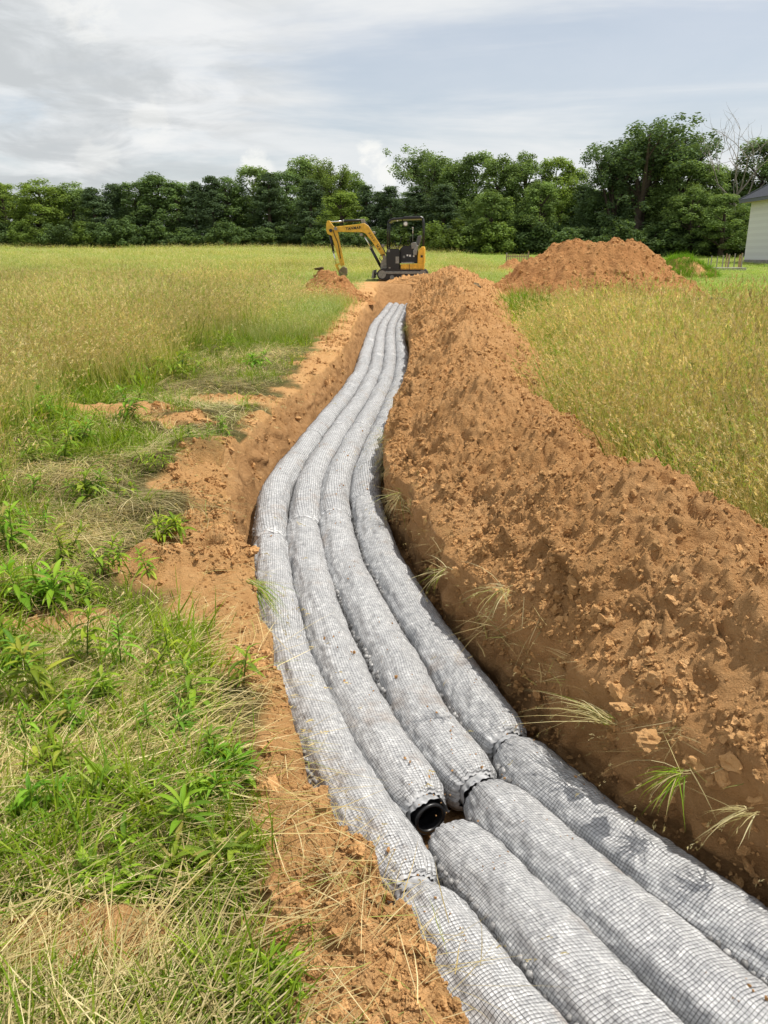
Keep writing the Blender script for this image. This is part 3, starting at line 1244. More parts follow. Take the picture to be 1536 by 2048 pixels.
def build_section(row, y0, y1, seed, label, near, e0, e1, group):
    """y0 is the end nearer the camera; near 0 = close, 1 = middle, 2 = far"""
    sec = Section(row, y0, y1, seed, e0=e0, e1=e1)
    mid = sec.frame(np.array(sec.L / 2))
    base = Vector((float(mid[0]), float(mid[1]), FLOOR_Z))
    root = empty('drain_bundle', base, label, 'drain pipe', group)
    bo = np.array(base)
    ns = (230, 130, 70)[near]
    nt_ = (64, 40, 24)[near]
    # vertices crowd towards the gathered ends
    t = np.linspace(0, 1, ns)
    s = np.concatenate([[0, 0.006, 0.015, 0.03, 0.05], 0.07 + (sec.L - 0.14) * t, sec.L - np.array([0.05, 0.03, 0.015, 0.006, 0])])
    th = np.linspace(0, 2 * math.pi, nt_, endpoint=False)
    V = sec.pos(s[:, None], th[None, :])
    me = mesh_np('sleeve', V.reshape(-1, 3) - bo, grid_quads(len(s), nt_, True))
    slv = obj('sleeve', me, M['fabric'], root)
    # netting drawn tight over the sleeve
    cell = (0.0112, 0.017, 0.032)[near]
    w = (0.0013, 0.0022, 0.0042)[near]
    a0, a1 = R(-22), R(208)
    lines = []
    nth = (46, 28, 16)[near]
    for q in np.arange(0.01, sec.L - 0.01, cell):
        ths = np.linspace(a0, a1, nth)
        ss = q + 0.020 * (ths - 1.6) + 0.016 * vn(q * 2.2 + ths * 0.0, ths * 0.8, seed + 9) + 0.006 * vn(q * 9 + ths * 0, ths * 1.6, seed + 10)
        lines.append((np.clip(ss, 0.004, sec.L - 0.004), ths))
    V1, Q1 = ribbons(sec, lines, 's', w)
    lines = []
    st = (0.028, 0.05, 0.15)[near]
    for j, q in enumerate(np.arange(a0 - 0.4, a1 + 0.4, cell / PIPE_R)):
        ss = np.arange(0.006, sec.L, st)
        lines.append((ss, q + 0.28 * (ss - sec.L / 2) * (1 if seed % 2 else -1) + 0.07 * vn(ss * 2.0, q * 1.3 + 0 * ss, seed + 11) + 0.03 * vn(ss * 7.0, q * 2 + 0 * ss, seed + 12)))
    V2, Q2 = ribbons(sec, lines, 't', w * (0.9 if near < 2 else 0.6))
    me = mesh_np('netting', np.concatenate([V1, V2]) - bo, np.concatenate([Q1, Q2 + len(V1)]), smooth=False)
    obj('netting', me, M['net'], root)
    # foam filling that shows through the bare side of the sleeve
    if near < 2:
        step = 0.026 if near == 0 else 0.04
        rows_n = 6 if row == 0 else 5
        vis = []
        for r_ in range(rows_n):
            for q in np.arange(0.12, sec.L - 0.1, step):
                a = R(206) - r_ * R(12.0) + RNG.normal(0, R(2.5))
                lim = R(149 if row == 0 else 158) - R(12) * float(vn(q * 1.3, 1.7, seed + 14)) - R(8) * float(vn(q * 5, 2.7, seed + 15)) + (R(16) if near else 0)
                if row in (2,) and q > sec.L * 0.6:
                    lim += R(15)
                if a > lim:
                    vis.append((q + RNG.normal(0, 0.004), a))
        vis = np.array(vis)
        P = sec.pos(vis[:, 0], vis[:, 1], -0.001, lump=False) - bo
        mats = []
        for i in range(len(P)):
            k = RNG.uniform(0.027, 0.037)
            mats.append(Matrix.Translation(P[i]) @ Matrix.Rotation(RNG.uniform(0, 6.28), 4, 'Z') @ Matrix.Rotation(RNG.uniform(0, 6.28), 4, 'X') @ Matrix.Scale(k, 4))
        single = 0
        if near == 0 and row < 3 and y0 < 2.2:
            order = np.argsort(-vis[:, 1] * 0 + np.hypot(P[:, 0] + base.x, P[:, 1] + base.y - 1.4))
            single = min(220, len(P))
            for i in order[:single]:
                o = bpy.data.objects.new('foam_nugget', NUGS[i % 4])
                link(o, root)
                o.matrix_local = mats[i]
            rest = order[single:]
        else:
            rest = np.arange(len(P))
        if len(rest):
            arr = []
            pol = None
            for k in range(4):
                m0 = NUGS[k]
                co = np.empty(len(m0.vertices) * 3, np.float32)
                m0.vertices.foreach_get('co', co)
                arr.append(co.reshape(-1, 3))
            qd = [p.vertices[:] for p in NUGS[0].polygons]
            q4 = np.array([p for p in qd if len(p) == 4])
            t3 = np.array([p for p in qd if len(p) == 3])
            VV, QQ, TT, b = [], [], [], 0
            for i in rest:
                mt = np.array(mats[i])
                VV.append(arr[i % 4] @ mt[:3, :3].T + mt[:3, 3])
                QQ.append(q4 + b)
                TT.append(t3 + b)
                b += len(arr[0])
            me = mesh_np('foam_filling', np.concatenate(VV), np.concatenate(QQ), np.concatenate(TT))
            tag(obj('foam_filling', me, M['nugget'], root), kind='stuff')
    # gathered mouths and the pipe inside them at the close joints
    if near == 0:
        for end, e in ((0, e0), (1, e1)):
            s0 = 0.0 if end == 0 else sec.L
            x, y, tx, ty = [float(v) for v in sec.frame(np.array(s0))]
            sg = -1 if end == 0 else 1
            r0 = PIPE_R * e[0]
            nn = 72
            vv = []
            if end == 1:
                continue
            prof = [(-0.012, 1.02, 0.0), (0.0, 0.95, 0.02), (0.012, 0.94, 0.04), (0.022, 0.97, 0.06), (0.032, 1.02, 0.09)]
            for dl, k, amp in prof:
                for i in range(nn):
                    a = 2 * math.pi * i / nn
                    pl = math.sin(a * 14 + 2 * math.sin(3 * a)) * 0.5 + math.sin(a * 9 + 1) * 0.5
                    rr = r0 * (k + amp * pl)
                    d2 = dl * (1 + 0.35 * float(vn(a * 1.9, seed * 1.0, 7)) * (dl > 0.02))
                    vv.append((x + sg * tx * d2 + ty * rr * math.cos(a) - base.x, y + sg * ty * d2 - tx * rr * math.cos(a) - base.y, PIPE_Z + rr * math.sin(a) - base.z))
            me = mesh_np('gathered_end', vv, grid_quads(len(prof), nn, True))
            obj('gathered_end', me, M['frill'], root)
            # corrugated pipe, hollow
            rp = min(0.060, r0 * 0.86)
            prof = []
            for q in range(22):
                dl = -0.16 + 0.205 * q / 21
                prof.append((dl, rp * (1.0 if q % 4 < 2 else 0.9)))
            prof.append((0.045, rp * 0.86))
            for q in range(22):
                dl = 0.045 - 0.205 * q / 21
                prof.append((dl, rp * (0.84 if q % 4 < 2 else 0.76)))
            nn = 32
            vv = []
            for dl, rr in prof:
                for i in range(nn):
                    a = 2 * math.pi * i / nn
                    vv.append((x + sg * tx * dl + ty * rr * math.cos(a) - base.x, y + sg * ty * dl - tx * rr * math.cos(a) - base.y, PIPE_Z + rr * math.sin(a) - base.z))
            qd = grid_quads(len(prof), nn, True)
            me = mesh_np('inner_pipe', vv, qd)
            obj('inner_pipe', me, M['blackpipe'], root)
    return root


def step_y(row, y, dist):
    """y reached after walking dist along a row"""
    sg = 1 if dist > 0 else -1
    left = abs(dist)
    while left > 0:
        x0 = float(ROW[row](y))
        x1 = float(ROW[row](y + sg * 0.02))
        l = math.hypot(0.02, x1 - x0)
        if l > left:
            return y + sg * 0.02 * left / l
        left -= l
        y += sg * 0.02
    return y


def build_pipes():
    joints = [un(805, 1738, -0.27)[1], 2.43, un(912, 1535, -0.27)[1], un(1015, 1455, -0.27)[1]]
    gaps = [0.03, 0.15, 0.035, 0.03]
    for row in range(4):
        yj = joints[row]
        spans = []
        y = yj
        k = 0
        while y < 32.2:
            y2 = step_y(row, y, SEC_L * (1 + 0.03 * math.sin(row * 5 + k * 2.3)))
            if y2 > 33.0:
                y2 = 33.05
            spans.append((y, y2))
            y = y2 + 0.012
            k += 1
        yb = step_y(row, yj, -gaps[row])
        back = (step_y(row, yb, -SEC_L), yb)
        n = len(spans)
        group = 'netted drain bundles laid end to end in the trench'
        close = (0.60, 0.20)
        soft = (0.60, 0.085)
        for i, (a, b) in enumerate(spans):
            cnt = n - 1 - i
            where = 'last towards the excavator' if cnt == 0 else ORD[cnt] + ' from the excavator'
            lab = 'netted drain bundle %s, %s' % (where, ROW_NAME[row])
            if i == 0 and row == 1:
                lab = 'grey netted drain bundle with an open black pipe mouth at its gathered end'
            near = 0 if a < 5 else (1 if a < 13 else 2)
            build_section(row, a, b, 400 + row * 40 + i, lab, near, close if i == 0 else soft, soft, group)
        lab = ['grey netted drain bundle end piece against the grassy bank soil',
               'grey netted drain bundle lying just past the open black pipe mouth',
               'grey netted drain bundle with dark foam showing beside the pale frilled joint',
               'grey netted drain bundle end piece under the shaded wall of the dirt ridge'][row]
        build_section(row, back[0], back[1], 480 + row, lab, 0, soft, (0.42, 0.19), group)


build_pipes()
_m = clod_mesh('clay_lump', 333)
_m.materials.clear()
_x, _y = un(850, 1735, -0.42)
_o = obj('clay_lump', _m, M['rust'], loc=(_x, _y, -0.46))
_o.scale = (0.022, 0.03, 0.028)
tag(_o, 'small orange clay lump on the trench floor by the open pipe mouth', 'clay lump')


def crumbs_on_pipes():
    n = 900
    y = np.exp(RNG.uniform(math.log(1.3), math.log(14), n))
    row = RNG.integers(0, 4, n)
    x = np.choose(row, [r(y) for r in ROW])
    side = np.where(row == 3, 1, np.where(row == 0, -1, RNG.choice([-1, 1], n)))
    a = np.clip(RNG.normal(0.035, 0.03, n), -0.05, 0.10) * side
    z = PIPE_Z + np.sqrt(np.maximum(PIPE_R ** 2 - a ** 2, 0)) + 0.004
    s = np.clip(0.0022 * (RNG.pareto(2.3, n) + 1), 0.002, 0.010)
    keep = fbm(x * 2.0, y * 2.0, 2, 95) > 0.05
    scatter('pipe_crumbs', CLOD_NG, np.stack([x + a, y, z], 1)[keep], rand_rot(int(keep.sum())), s[keep], RNG.integers(0, len(CLODS), int(keep.sum())),
            label='specks of tan soil fallen onto the netted pipes', cat='soil crumbs')


crumbs_on_pipes()

# ------------------------------------------------------------------ grasses
GREEN = [(0.165, 0.265, 0.018), (0.215, 0.32, 0.022), (0.11, 0.21, 0.016), (0.28, 0.37, 0.035)]
STRAW = [(0.54, 0.475, 0.26), (0.47, 0.40, 0.20), (0.62, 0.56, 0.33), (0.41, 0.35, 0.17)]
MIXED = [(0.30, 0.36, 0.10), (0.35, 0.36, 0.13), (0.24, 0.32, 0.075)]


class Tuft:
    def __init__(self, seed):
        self.r = np.random.default_rng(seed)
        self.v, self.f, self.c = [], [], []

    def blade(self, base, az, length, width, lean, bend, col, seg=3, col2=None):
        r = self.r
        p = np.array(base, float)
        e = math.pi / 2 - lean
        side = np.array([-math.sin(az), math.cos(az), 0])
        tw = r.uniform(-0.6, 0.6)
        side = side * math.cos(tw) + np.array([math.cos(az), math.sin(az), 0]) * math.sin(tw)
        b = len(self.v)
        col2 = col2 or col
        for k in range(seg + 1):
            t = k / seg
            wd = width * (1 - t ** 1.6) * (0.75 + 0.5 * min(1, 3 * t)) / 2
            cc = tuple(col[i] * (1 - t) + col2[i] * t for i in range(3))
            if k < seg:
                self.v += [tuple(p - side * wd), tuple(p + side * wd)]
                self.c += [cc, cc]
            else:
                self.v.append(tuple(p))
                self.c.append(cc)
            d = np.array([math.cos(az) * math.cos(e), math.sin(az) * math.cos(e), math.sin(e)])
            p = p + d * length / seg
            e -= bend / seg
            az += r.uniform(-0.12, 0.12)
        for k in range(seg - 1):
            self.f.append((b + 2 * k, b + 2 * k + 1, b + 2 * k + 3, b + 2 * k + 2))
        self.f.append((b + 2 * seg - 2, b + 2 * seg - 1, b + 2 * seg))
        return p, d

    def seedhead(self, p, d, size, n, col):
        r = self.r
        for _ in range(n):
            q = p + d * r.uniform(-size * 2.2, size * 0.4) + r.normal(0, size * 0.22, 3)
            a = d * size * 0.5 + r.normal(0, size * 0.2, 3)
            s = np.cross(a, r.normal(size=3))
            s = s / (np.linalg.norm(s) + 1e-9) * size * 0.13
            b = len(self.v)
            self.v += [tuple(q - a), tuple(q + s), tuple(q + a), tuple(q - s)]
            self.c += [col] * 4
            self.f.append((b, b + 1, b + 2, b + 3))

    def mesh(self, name, mat):
        me = bpy.data.meshes.new(name)
        me.from_pydata(self.v, [], self.f)
        add_attr(me, 'col', np.array(self.c), 'FLOAT_COLOR')
        me.polygons.foreach_set('use_smooth', [True] * len(self.f))
        me.materials.append(mat)
        return me


def pickc(r, pal):
    c = pal[int(r.integers(0, len(pal)))]
    k = r.uniform(0.8, 1.2)
    return tuple(x * k for x in c)


def t_green(seed, n=18, h=0.17, spread=0.06, w=0.0055):
    t = Tuft(seed)
    r = t.r
    for _ in range(n):
        b = (r.normal(0, spread), r.normal(0, spread), -0.01)
        t.blade(b, r.uniform(0, 6.28), h * r.uniform(0.5, 1.3), w * r.uniform(0.6, 1.3), r.uniform(0.1, 0.95), r.uniform(0.2, 1.5), pickc(r, GREEN), 3, pickc(r, GREEN + MIXED[:1]))
    return t.mesh('green_tuft', M['grass'])


def t_straw(seed, n=13, l=0.26, w=0.0028):
    t = Tuft(seed)
    r = t.r
    az0 = 0.0
    for _ in range(n):
        b = (r.normal(0, 0.09), r.normal(0, 0.09), r.uniform(0.003, 0.03))
        az = az0 + r.normal(0, 0.55) + (math.pi if r.uniform() < 0.15 else 0)
        p, d = t.blade(b, az, l * r.uniform(0.5, 1.5), w * r.uniform(0.6, 1.5), math.pi / 2 - r.uniform(-0.02, 0.28), r.uniform(0.0, 0.5), pickc(r, STRAW + MIXED[:1]), 3)
        if r.uniform() < 0.25:
            t.seedhead(p, d, 0.014, 7, pickc(r, STRAW))
    return t.mesh('straw_tuft', M['grass'])


def t_tall(seed, n=9, h=0.62, spread=0.09, w=0.0028, head=True):
    t = Tuft(seed)
    r = t.r
    for _ in range(n):
        b = (r.normal(0, spread), r.normal(0, spread), -0.01)
        c = pickc(r, MIXED)
        p, d = t.blade(b, r.uniform(0, 6.28), h * r.uniform(0.7, 1.15), w * r.uniform(0.8, 1.3), r.uniform(0.02, 0.28), r.uniform(0.05, 0.5), c, 3, pickc(r, STRAW))
        if head:
            t.seedhead(p, d, 0.022, 8, pickc(r, STRAW + STRAW + MIXED))
    for _ in range(n):
        b = (r.normal(0, spread), r.normal(0, spread), -0.01)
        t.blade(b, r.uniform(0, 6.28), h * r.uniform(0.3, 0.6), w * 1.8, r.uniform(0.05, 0.5), r.uniform(0.2, 0.9), pickc(r, GREEN + MIXED), 3)
    return t.mesh('tall_tuft', M['grass'])


def t_far(seed, n=34, h=0.5, spread=0.30, w=0.011):
    t = Tuft(seed)
    r = t.r
    for _ in range(n):
        b = (r.normal(0, spread), r.normal(0, spread), -0.02)
        g = r.uniform() < 0.4
        c = pickc(r, GREEN if g else MIXED)
        p, d = t.blade(b, r.uniform(0, 6.28), h * r.uniform(0.55, 1.1), w * r.uniform(0.7, 1.3), r.uniform(0.02, 0.4), r.uniform(0.1, 0.7), c, 2, pickc(r, MIXED if g else STRAW))
        if not g and r.uniform() < 0.6:
            t.seedhead(p, d, 0.05, 2, pickc(r, STRAW + STRAW + MIXED))
    return t.mesh('meadow_clump', M['grass'])


NG_GREEN = instancer_group('green_scatter', source_collection('green_source', [t_green(500 + i) for i in range(5)] + [t_green(510 + i, 12, 0.27, 0.04, 0.009) for i in range(2)]))
NG_STRAW = instancer_group('straw_scatter', source_collection('straw_source', [t_straw(520 + i) for i in range(5)]))
NG_TALL = instancer_group('tall_scatter', source_collection('tall_source', [t_tall(530 + i) for i in range(5)]))
NG_FAR = instancer_group('far_scatter', source_collection('far_source', [t_far(540 + i) for i in range(5)]))


def tints(n, x, y, warm=0.0, amt=0.25):
    k = 1 + amt * fbm(x * 0.8, y * 0.8, 2, 601) + RNG.normal(0, 0.08, n)
    wv = np.clip(warm + 0.28 * fbm(x * 0.35, y * 0.5, 2, 602), -0.5, 1)
    c = np.stack([k * (1 + 0.22 * wv), k * (1 + 0.02 * wv), k * (1 - 0.12 * wv)], 1)
    return np.clip(c, 0.3, 1.8)


def up_rot(n, tilt=0.15):
    return np.stack([RNG.normal(0, tilt, n), RNG.normal(0, tilt, n), RNG.uniform(0, 6.283, n)], 1)


def inside_trench(x, y, pad=0.0):
    yc = np.clip(y, -6, 36)
    return (x > lipL(yc) - pad) & (x < berm_left(yc) + bW(yc) * 0.9) & (y < 36.2)


def heaps_mask(x, y):
    m = np.zeros_like(x, bool)
    for X, Y, rx, ry in ((at(1182, 0, 28.0), 28.0, 3.2, 3.1), (at(655, 0, 27), 27, 1.2, 1.15), (at(1028, 0, 45), 45, .8, .8), (at(1362, 0, 39), 39, 1.2, 1.0), (at(1425, 0, 24.3), 24.3, 1.0, .2)):
        m |= ((x - X) / rx) ** 2 + ((y - Y) / ry) ** 2 < 1
    return m


HOUSE_X, HOUSE_Y = 25.75, 50.0


def bare(x, y):
    q = np.full(x.shape, 9.0)
    for X, Y, rx, ry in BARE[:5]:
        q = np.minimum(q, np.sqrt(((x - X) / rx) ** 2 + ((y - Y) / ry) ** 2) + 0.25 * fbm(x * 4, y * 4, 2, 33))
    return q


def plant_grass():
    # --- trampled sward on the left bank, close to the camera
    def field(n, ymin, ymax, xl, xr, power=0.45):
        y = (ymin ** power + RNG.uniform(0, 1, n) * (ymax ** power - ymin ** power)) ** (1 / power)
        x = RNG.uniform(0, 1, n) * (xr(y) - xl(y)) + xl(y)
        return x, y
    n = 20000
    x, y = field(n, 1.05, 22, lambda y: -0.62 * y - 0.75, lambda y: lipL(y))
    d = dirt(x, y)
    patch = fbm(x * 1.25, y * 1.25 + 3, 3, 611) + 0.5 * sstep(-0.4, -1.6, x - apronL(y)) - 0.25
    # the mat of mown straw runs beside the bare soil, living grass further out
    far_in = sstep(0.0, 0.10, apronL(y) - x)
    ok = (RNG.uniform(0, 1, n) > d * 0.995) & (RNG.uniform(0, 1, n) < 0.03 + 0.97 * far_in) & (bare(x, y) > 1.05) & (RNG.uniform(0, 1, n) < np.clip(0.42 + 0.75 * patch, 0.10, 1)) & ~inside_trench(x, y, 0.0)
    gx, gy = x[ok], y[ok]
    s = RNG.uniform(0.4, 1.05, len(gx)) * (0.55 + 0.5 * np.clip(patch[ok] + 0.35, 0, 1)) * np.clip(0.9 + 0.03 * gy, 0.9, 1.5) * (1 + 0.45 * sstep(-0.55, -0.75, gx / gy))
    scatter('trampled_grass', NG_GREEN, np.stack([gx, gy, gz(gx, gy)], 1), up_rot(len(gx), 0.3), s, RNG.integers(0, 7, len(gx)), tints(len(gx), gx, gy, 0.05),
            label='short green grass growing on the left trench bank', cat='grass')
    n = 10500
    x, y = field(n, 1.05, 20, lambda y: -0.62 * y - 0.75, lambda y: lipL(y))
    d = dirt(x, y)
    patch2 = fbm(x * 1.1 + 9, y * 1.1, 3, 612)
    edge = np.exp(-((x - apronL(y) + 0.35) / (0.35 + 0.05 * y)) ** 2)
    far_in = sstep(0.06, 0.36, apronL(y) - x)
    ok = (RNG.uniform(0, 1, n) > np.clip(d * 1.2, 0, 0.993)) & (RNG.uniform(0, 1, n) < 0.012 + 0.988 * far_in) & (bare(x, y) > 1.0) & (RNG.uniform(0, 1, n) < np.clip(0.42 + 0.5 * patch2 + 0.35 * edge, 0.08, 1)) & ~inside_trench(x, y)
    gx, gy = x[ok], y[ok]
    rot = np.stack([RNG.normal(0, 0.08, len(gx)), RNG.normal(0, 0.08, len(gx)), 2.6 * fbm(gx * 0.9, gy * 0.9, 2, 613) + RNG.normal(0, 0.5, len(gx))], 1)
    scatter('flattened_straw', NG_STRAW, np.stack([gx, gy, gz(gx, gy) + 0.012], 1), rot, RNG.uniform(0.6, 1.25, len(gx)) * np.clip(0.9 + 0.03 * gy, 0.9, 1.4), RNG.integers(0, 5, len(gx)), tints(len(gx), gx, gy, 0.1, 0.3),
            label='flattened dry straw matted over the left trench bank', cat='straw')
    # a few stems lie on the bare earth and the ridge
    n = 70
    y = np.exp(RNG.uniform(math.log(1.2), math.log(16), n))
    x = lipL(y) - RNG.uniform(0, 1, n) * np.clip(lipL(y) - apronL(y), 0.02, 3)
    scatter('stray_straw', NG_STRAW, np.stack([x, y, gz(x, y) + 0.01], 1), up_rot(n, 0.1), RNG.uniform(0.4, 0.9, n), RNG.integers(0, 5, n), tints(n, x, y, 0.1, 0.3),
            label='stray dry stems scattered over the bare soil of the bank', cat='straw')
    # torn straw caught along the lip under the ridge
    n = 150
    y = np.exp(RNG.uniform(math.log(1.3), math.log(11), n))
    x = lipR(y) + RNG.uniform(-0.02, 0.10, n)
    z = RNG.uniform(-0.10, 0.05, n) + 0.8 * np.maximum(x - lipR(y), 0)
    rot = np.stack([RNG.normal(0, 0.5, n), RNG.uniform(-0.2, 0.7, n), RNG.normal(2.4, 0.8, n)], 1)
    scatter('lip_straw', NG_STRAW, np.stack([x, y, z], 1), rot, RNG.uniform(0.25, 0.7, n), RNG.integers(0, 5, n), tints(n, x, y, 0.1, 0.3) * 0.85,
            label='torn straw caught along the trench lip under the ridge', cat='straw')
    # --- tall standing meadow, both sides
    n = 24000
    x, y = field(n, 3.0, 30, lambda y: -0.62 * y - 1.0, lambda y: apronL(y))
    stand = sstep(0.2, 1.6, (apronL(y) - x) - 1.3 + 0.9 * sstep(13, 20, y)) * sstep(6.5, 11, y + 0.55 * (-x - 3)) 
    stand = np.maximum(stand, 0.5 * sstep(-0.50, -0.60, x / y) * sstep(3, 5, y))
    stand = np.clip(stand + 0.25 * fbm(x * 0.7, y * 0.7, 2, 620) * (stand > 0.02), 0, 1)
    ok = (RNG.uniform(0, 1, n) < stand) & (dirt(x, y) < 0.4) & ~heaps_mask(x, y)
    lx, ly = x[ok], y[ok]
    n = 19000
    x, y = field(n, 2.2, 30, lambda y: berm_left(y) + bW(y) * 0.80, lambda y: 0.62 * y + 2.5)
    keep = (1 - sstep(5.5, 8, x) * sstep(14, 18, y)) * sstep(24, 17, y + 0.5 * np.maximum(x - 6, 0)) * np.clip(0.7 + 0.5 * fbm(x * 0.6, y * 0.6, 2, 621), 0.25, 1)
    ok = (RNG.uniform(0, 1, n) < keep) & (dirt(x, y) < 0.4) & ~heaps_mask(x, y)
    rx_, ry_ = x[ok], y[ok]
    for nm, X, Y, lab, warm, hs in (('meadow_grass', lx, ly, 'tall seeding meadow grass standing left of the trench', 0.3, 1.05), ('meadow_grass', rx_, ry_, 'tall dry meadow grass standing behind the dirt ridge', 0.45, 1.35)):
        m = len(X)
        ws = np.clip(0.85 + 0.05 * Y, 0.9, 2.2)
        hh = hs * RNG.uniform(0.65, 1.1, m) * (1 + 0.2 * fbm(X * 0.5, Y * 0.5, 2, 622))
        foot = sstep(0, 0.8, X - (berm_left(np.clip(Y, -6, 36)) + bW(np.clip(Y, -6, 36)) * 0.85)) if X is rx_ else 1.0
        hh = hh * (0.55 + 0.45 * foot)
        if X is rx_:
            hh = hh * (1 - 0.5 * sstep(10, 19, Y))
        scatter(nm, NG_TALL, np.stack([X, Y, gz(X, Y)], 1), up_rot(m, 0.16), np.stack([ws, ws, hh], 1), RNG.integers(0, 5, m), tints(m, X, Y, warm, 0.28) * 1.16, label=lab, cat='grass')
    n = 2600
    y = np.exp(RNG.uniform(math.log(2.5), math.log(24), n))
    x = berm_left(y) + bW(y) * RNG.normal(1.0, 0.05, n) + np.abs(RNG.normal(0, 0.25, n))
    ok = fbm(y * 0.9, x * 0.5, 2, 625) > -0.15
    x, y = x[ok], y[ok]
    scatter('ridge_foot_grass', NG_GREEN, np.stack([x, y, zt(x, y) + 0.0], 1), up_rot(len(x), 0.3), RNG.uniform(1.1, 2.1, len(x)) * np.clip(0.9 + 0.03 * y, 0.9, 1.5), RNG.integers(0, 7, len(x)), tints(len(x), x, y, -0.2),
            label='fresh green grass along the far foot of the dirt ridge', cat='grass')
    # green understorey below the tall grass of both sides
    X, Y = np.concatenate([lx[::3], rx_[::3]]), np.concatenate([ly[::3], ry_[::3]])
    m = len(X)
    X = X + RNG.normal(0, 0.1, m)
    s = RNG.uniform(0.9, 1.7, m) * np.clip(0.9 + 0.05 * Y, 0.9, 2)
    scatter('meadow_undergrowth', NG_GREEN, np.stack([X, Y, gz(X, Y)], 1), up_rot(m, 0.2), s, RNG.integers(0, 7, m), tints(m, X, Y, 0.0), label='green undergrowth at the foot of the tall meadow grass', cat='grass')
    # --- the far field
    n = 36000
    y = 1.0 / RNG.uniform(1 / 125.0, 1 / 15.0, n)
    x = RNG.uniform(-1, 1, n) * (0.60 * y + 3)
    mown = sstep(5.5, 8.0, x) * sstep(16, 20, y)
    green = fbm(x * 0.07, y * 0.16, 3, 61)
    ok = (dirt(x, y) < 0.3) & ~heaps_mask(x, y) & ~inside_trench(x, y, 0.6) & (RNG.uniform(0, 1, n) < 0.25 + 0.75 * sstep(14, 24, y) - 0.25 * mown)
    ok &= ~((x > HOUSE_X - 0.5) & (y > HOUSE_Y - 1) & (y < HOUSE_Y + 12)) & ~((np.abs(x - 0.9) < 1.9) & (np.abs(y - 37) < 1.0))
    x, y, mown, green = x[ok], y[ok], mown[ok], green[ok]
    m = len(x)
    w = np.clip(0.35 + 0.020 * y, 0.5, 2.2)
    hh = (0.75 * (1 - mown) + 0.22 * mown) * RNG.uniform(0.7, 1.15, m) * (1 - 0.25 * sstep(-0.1, 0.5, green))
    hh = hh * (1 - 0.55 * sstep(2.0, 3.5, x) * sstep(30, 24, y))
    hh = hh * (1 - 0.35 * ((np.abs(x - 0.5) < 6) & (np.abs(y - 37) < 9)))
    tt = tints(m, x, y, 0.18, 0.15) * 1.14
    gsh = sstep(-0.25, 0.45, green)[:, None] * (1 - 0.2 * mown[:, None])
    tt = tt * (1 - gsh * np.array([[0.17, 0.03, 0.12]]))
    tt = np.where(mown[:, None] > 0.5, tt * np.array([[0.80, 1.02, 0.7]]), tt)
    scatter('far_meadow', NG_FAR, np.stack([x, y, zt(x, y)], 1), up_rot(m, 0.12), np.stack([w, w, hh], 1), RNG.integers(0, 5, m), tt, label='broad green and tan meadow running to the wood', cat='grass')
    # growth on the overgrown mound
    X, Y, Z, r = WEED_S
    idx = np.flatnonzero((r.ravel() < 1.0) & (RNG.uniform(0, 1, r.size) < 0.30))
    X, Y, Z = X.ravel()[idx], Y.ravel()[idx], Z.ravel()[idx]
    keep = (fbm(X * 1.1, Y * 1.1, 2, 640) + 0.75 + 0.3 * (X - at(1362, 0, 39)) > 0.0)
    X, Y, Z = X[keep], Y[keep], Z[keep]
    m = len(X)
    scatter('mound_weeds', NG_GREEN, np.stack([X, Y, Z], 1) , up_rot(m, 0.3), RNG.uniform(0.9, 1.7, m), RNG.integers(0, 7, m), np.tile([[0.85, 1.1, 0.9]], (m, 1)) * RNG.uniform(0.7, 1.2, (m, 1)), parent=WEEDM, parent_loc=tuple(WEEDM.location))


plant_grass()


# ------------------------------------------------------------------ leafy weeds
def leaf_geo(t, base, az, length, width, lift, droop, col):
    """a lance-shaped leaf, folded along its midrib"""
    p = np.array(base, float)
    e = lift
    side = np.array([-math.sin(az), math.cos(az), 0.0])
    b = len(t.v)
    seg = 5
    prof = [0.10, 0.62, 1.0, 0.88, 0.50, 0.0]
    for k in range(seg + 1):
        w = width * prof[k] / 2
        d = np.array([math.cos(az) * math.cos(e), math.sin(az) * math.cos(e), math.sin(e)])
        nrm = np.cross(side, d)
        up = -nrm * w * 0.35
        if up[2] < 0:
            up = -up
        t.v += [tuple(p - side * w + up), tuple(p), tuple(p + side * w + up)]
        t.c += [col, tuple(c * 1.15 for c in col), col]
        p = p + d * length / seg
        e -= droop / seg
    for k in range(seg):
        a = b + 3 * k
        t.f += [(a, a + 1, a + 4, a + 3), (a + 1, a + 2, a + 5, a + 4)]


WEED_PAL = [(0.15, 0.28, 0.025), (0.20, 0.34, 0.03), (0.12, 0.235, 0.024), (0.27, 0.40, 0.05)]


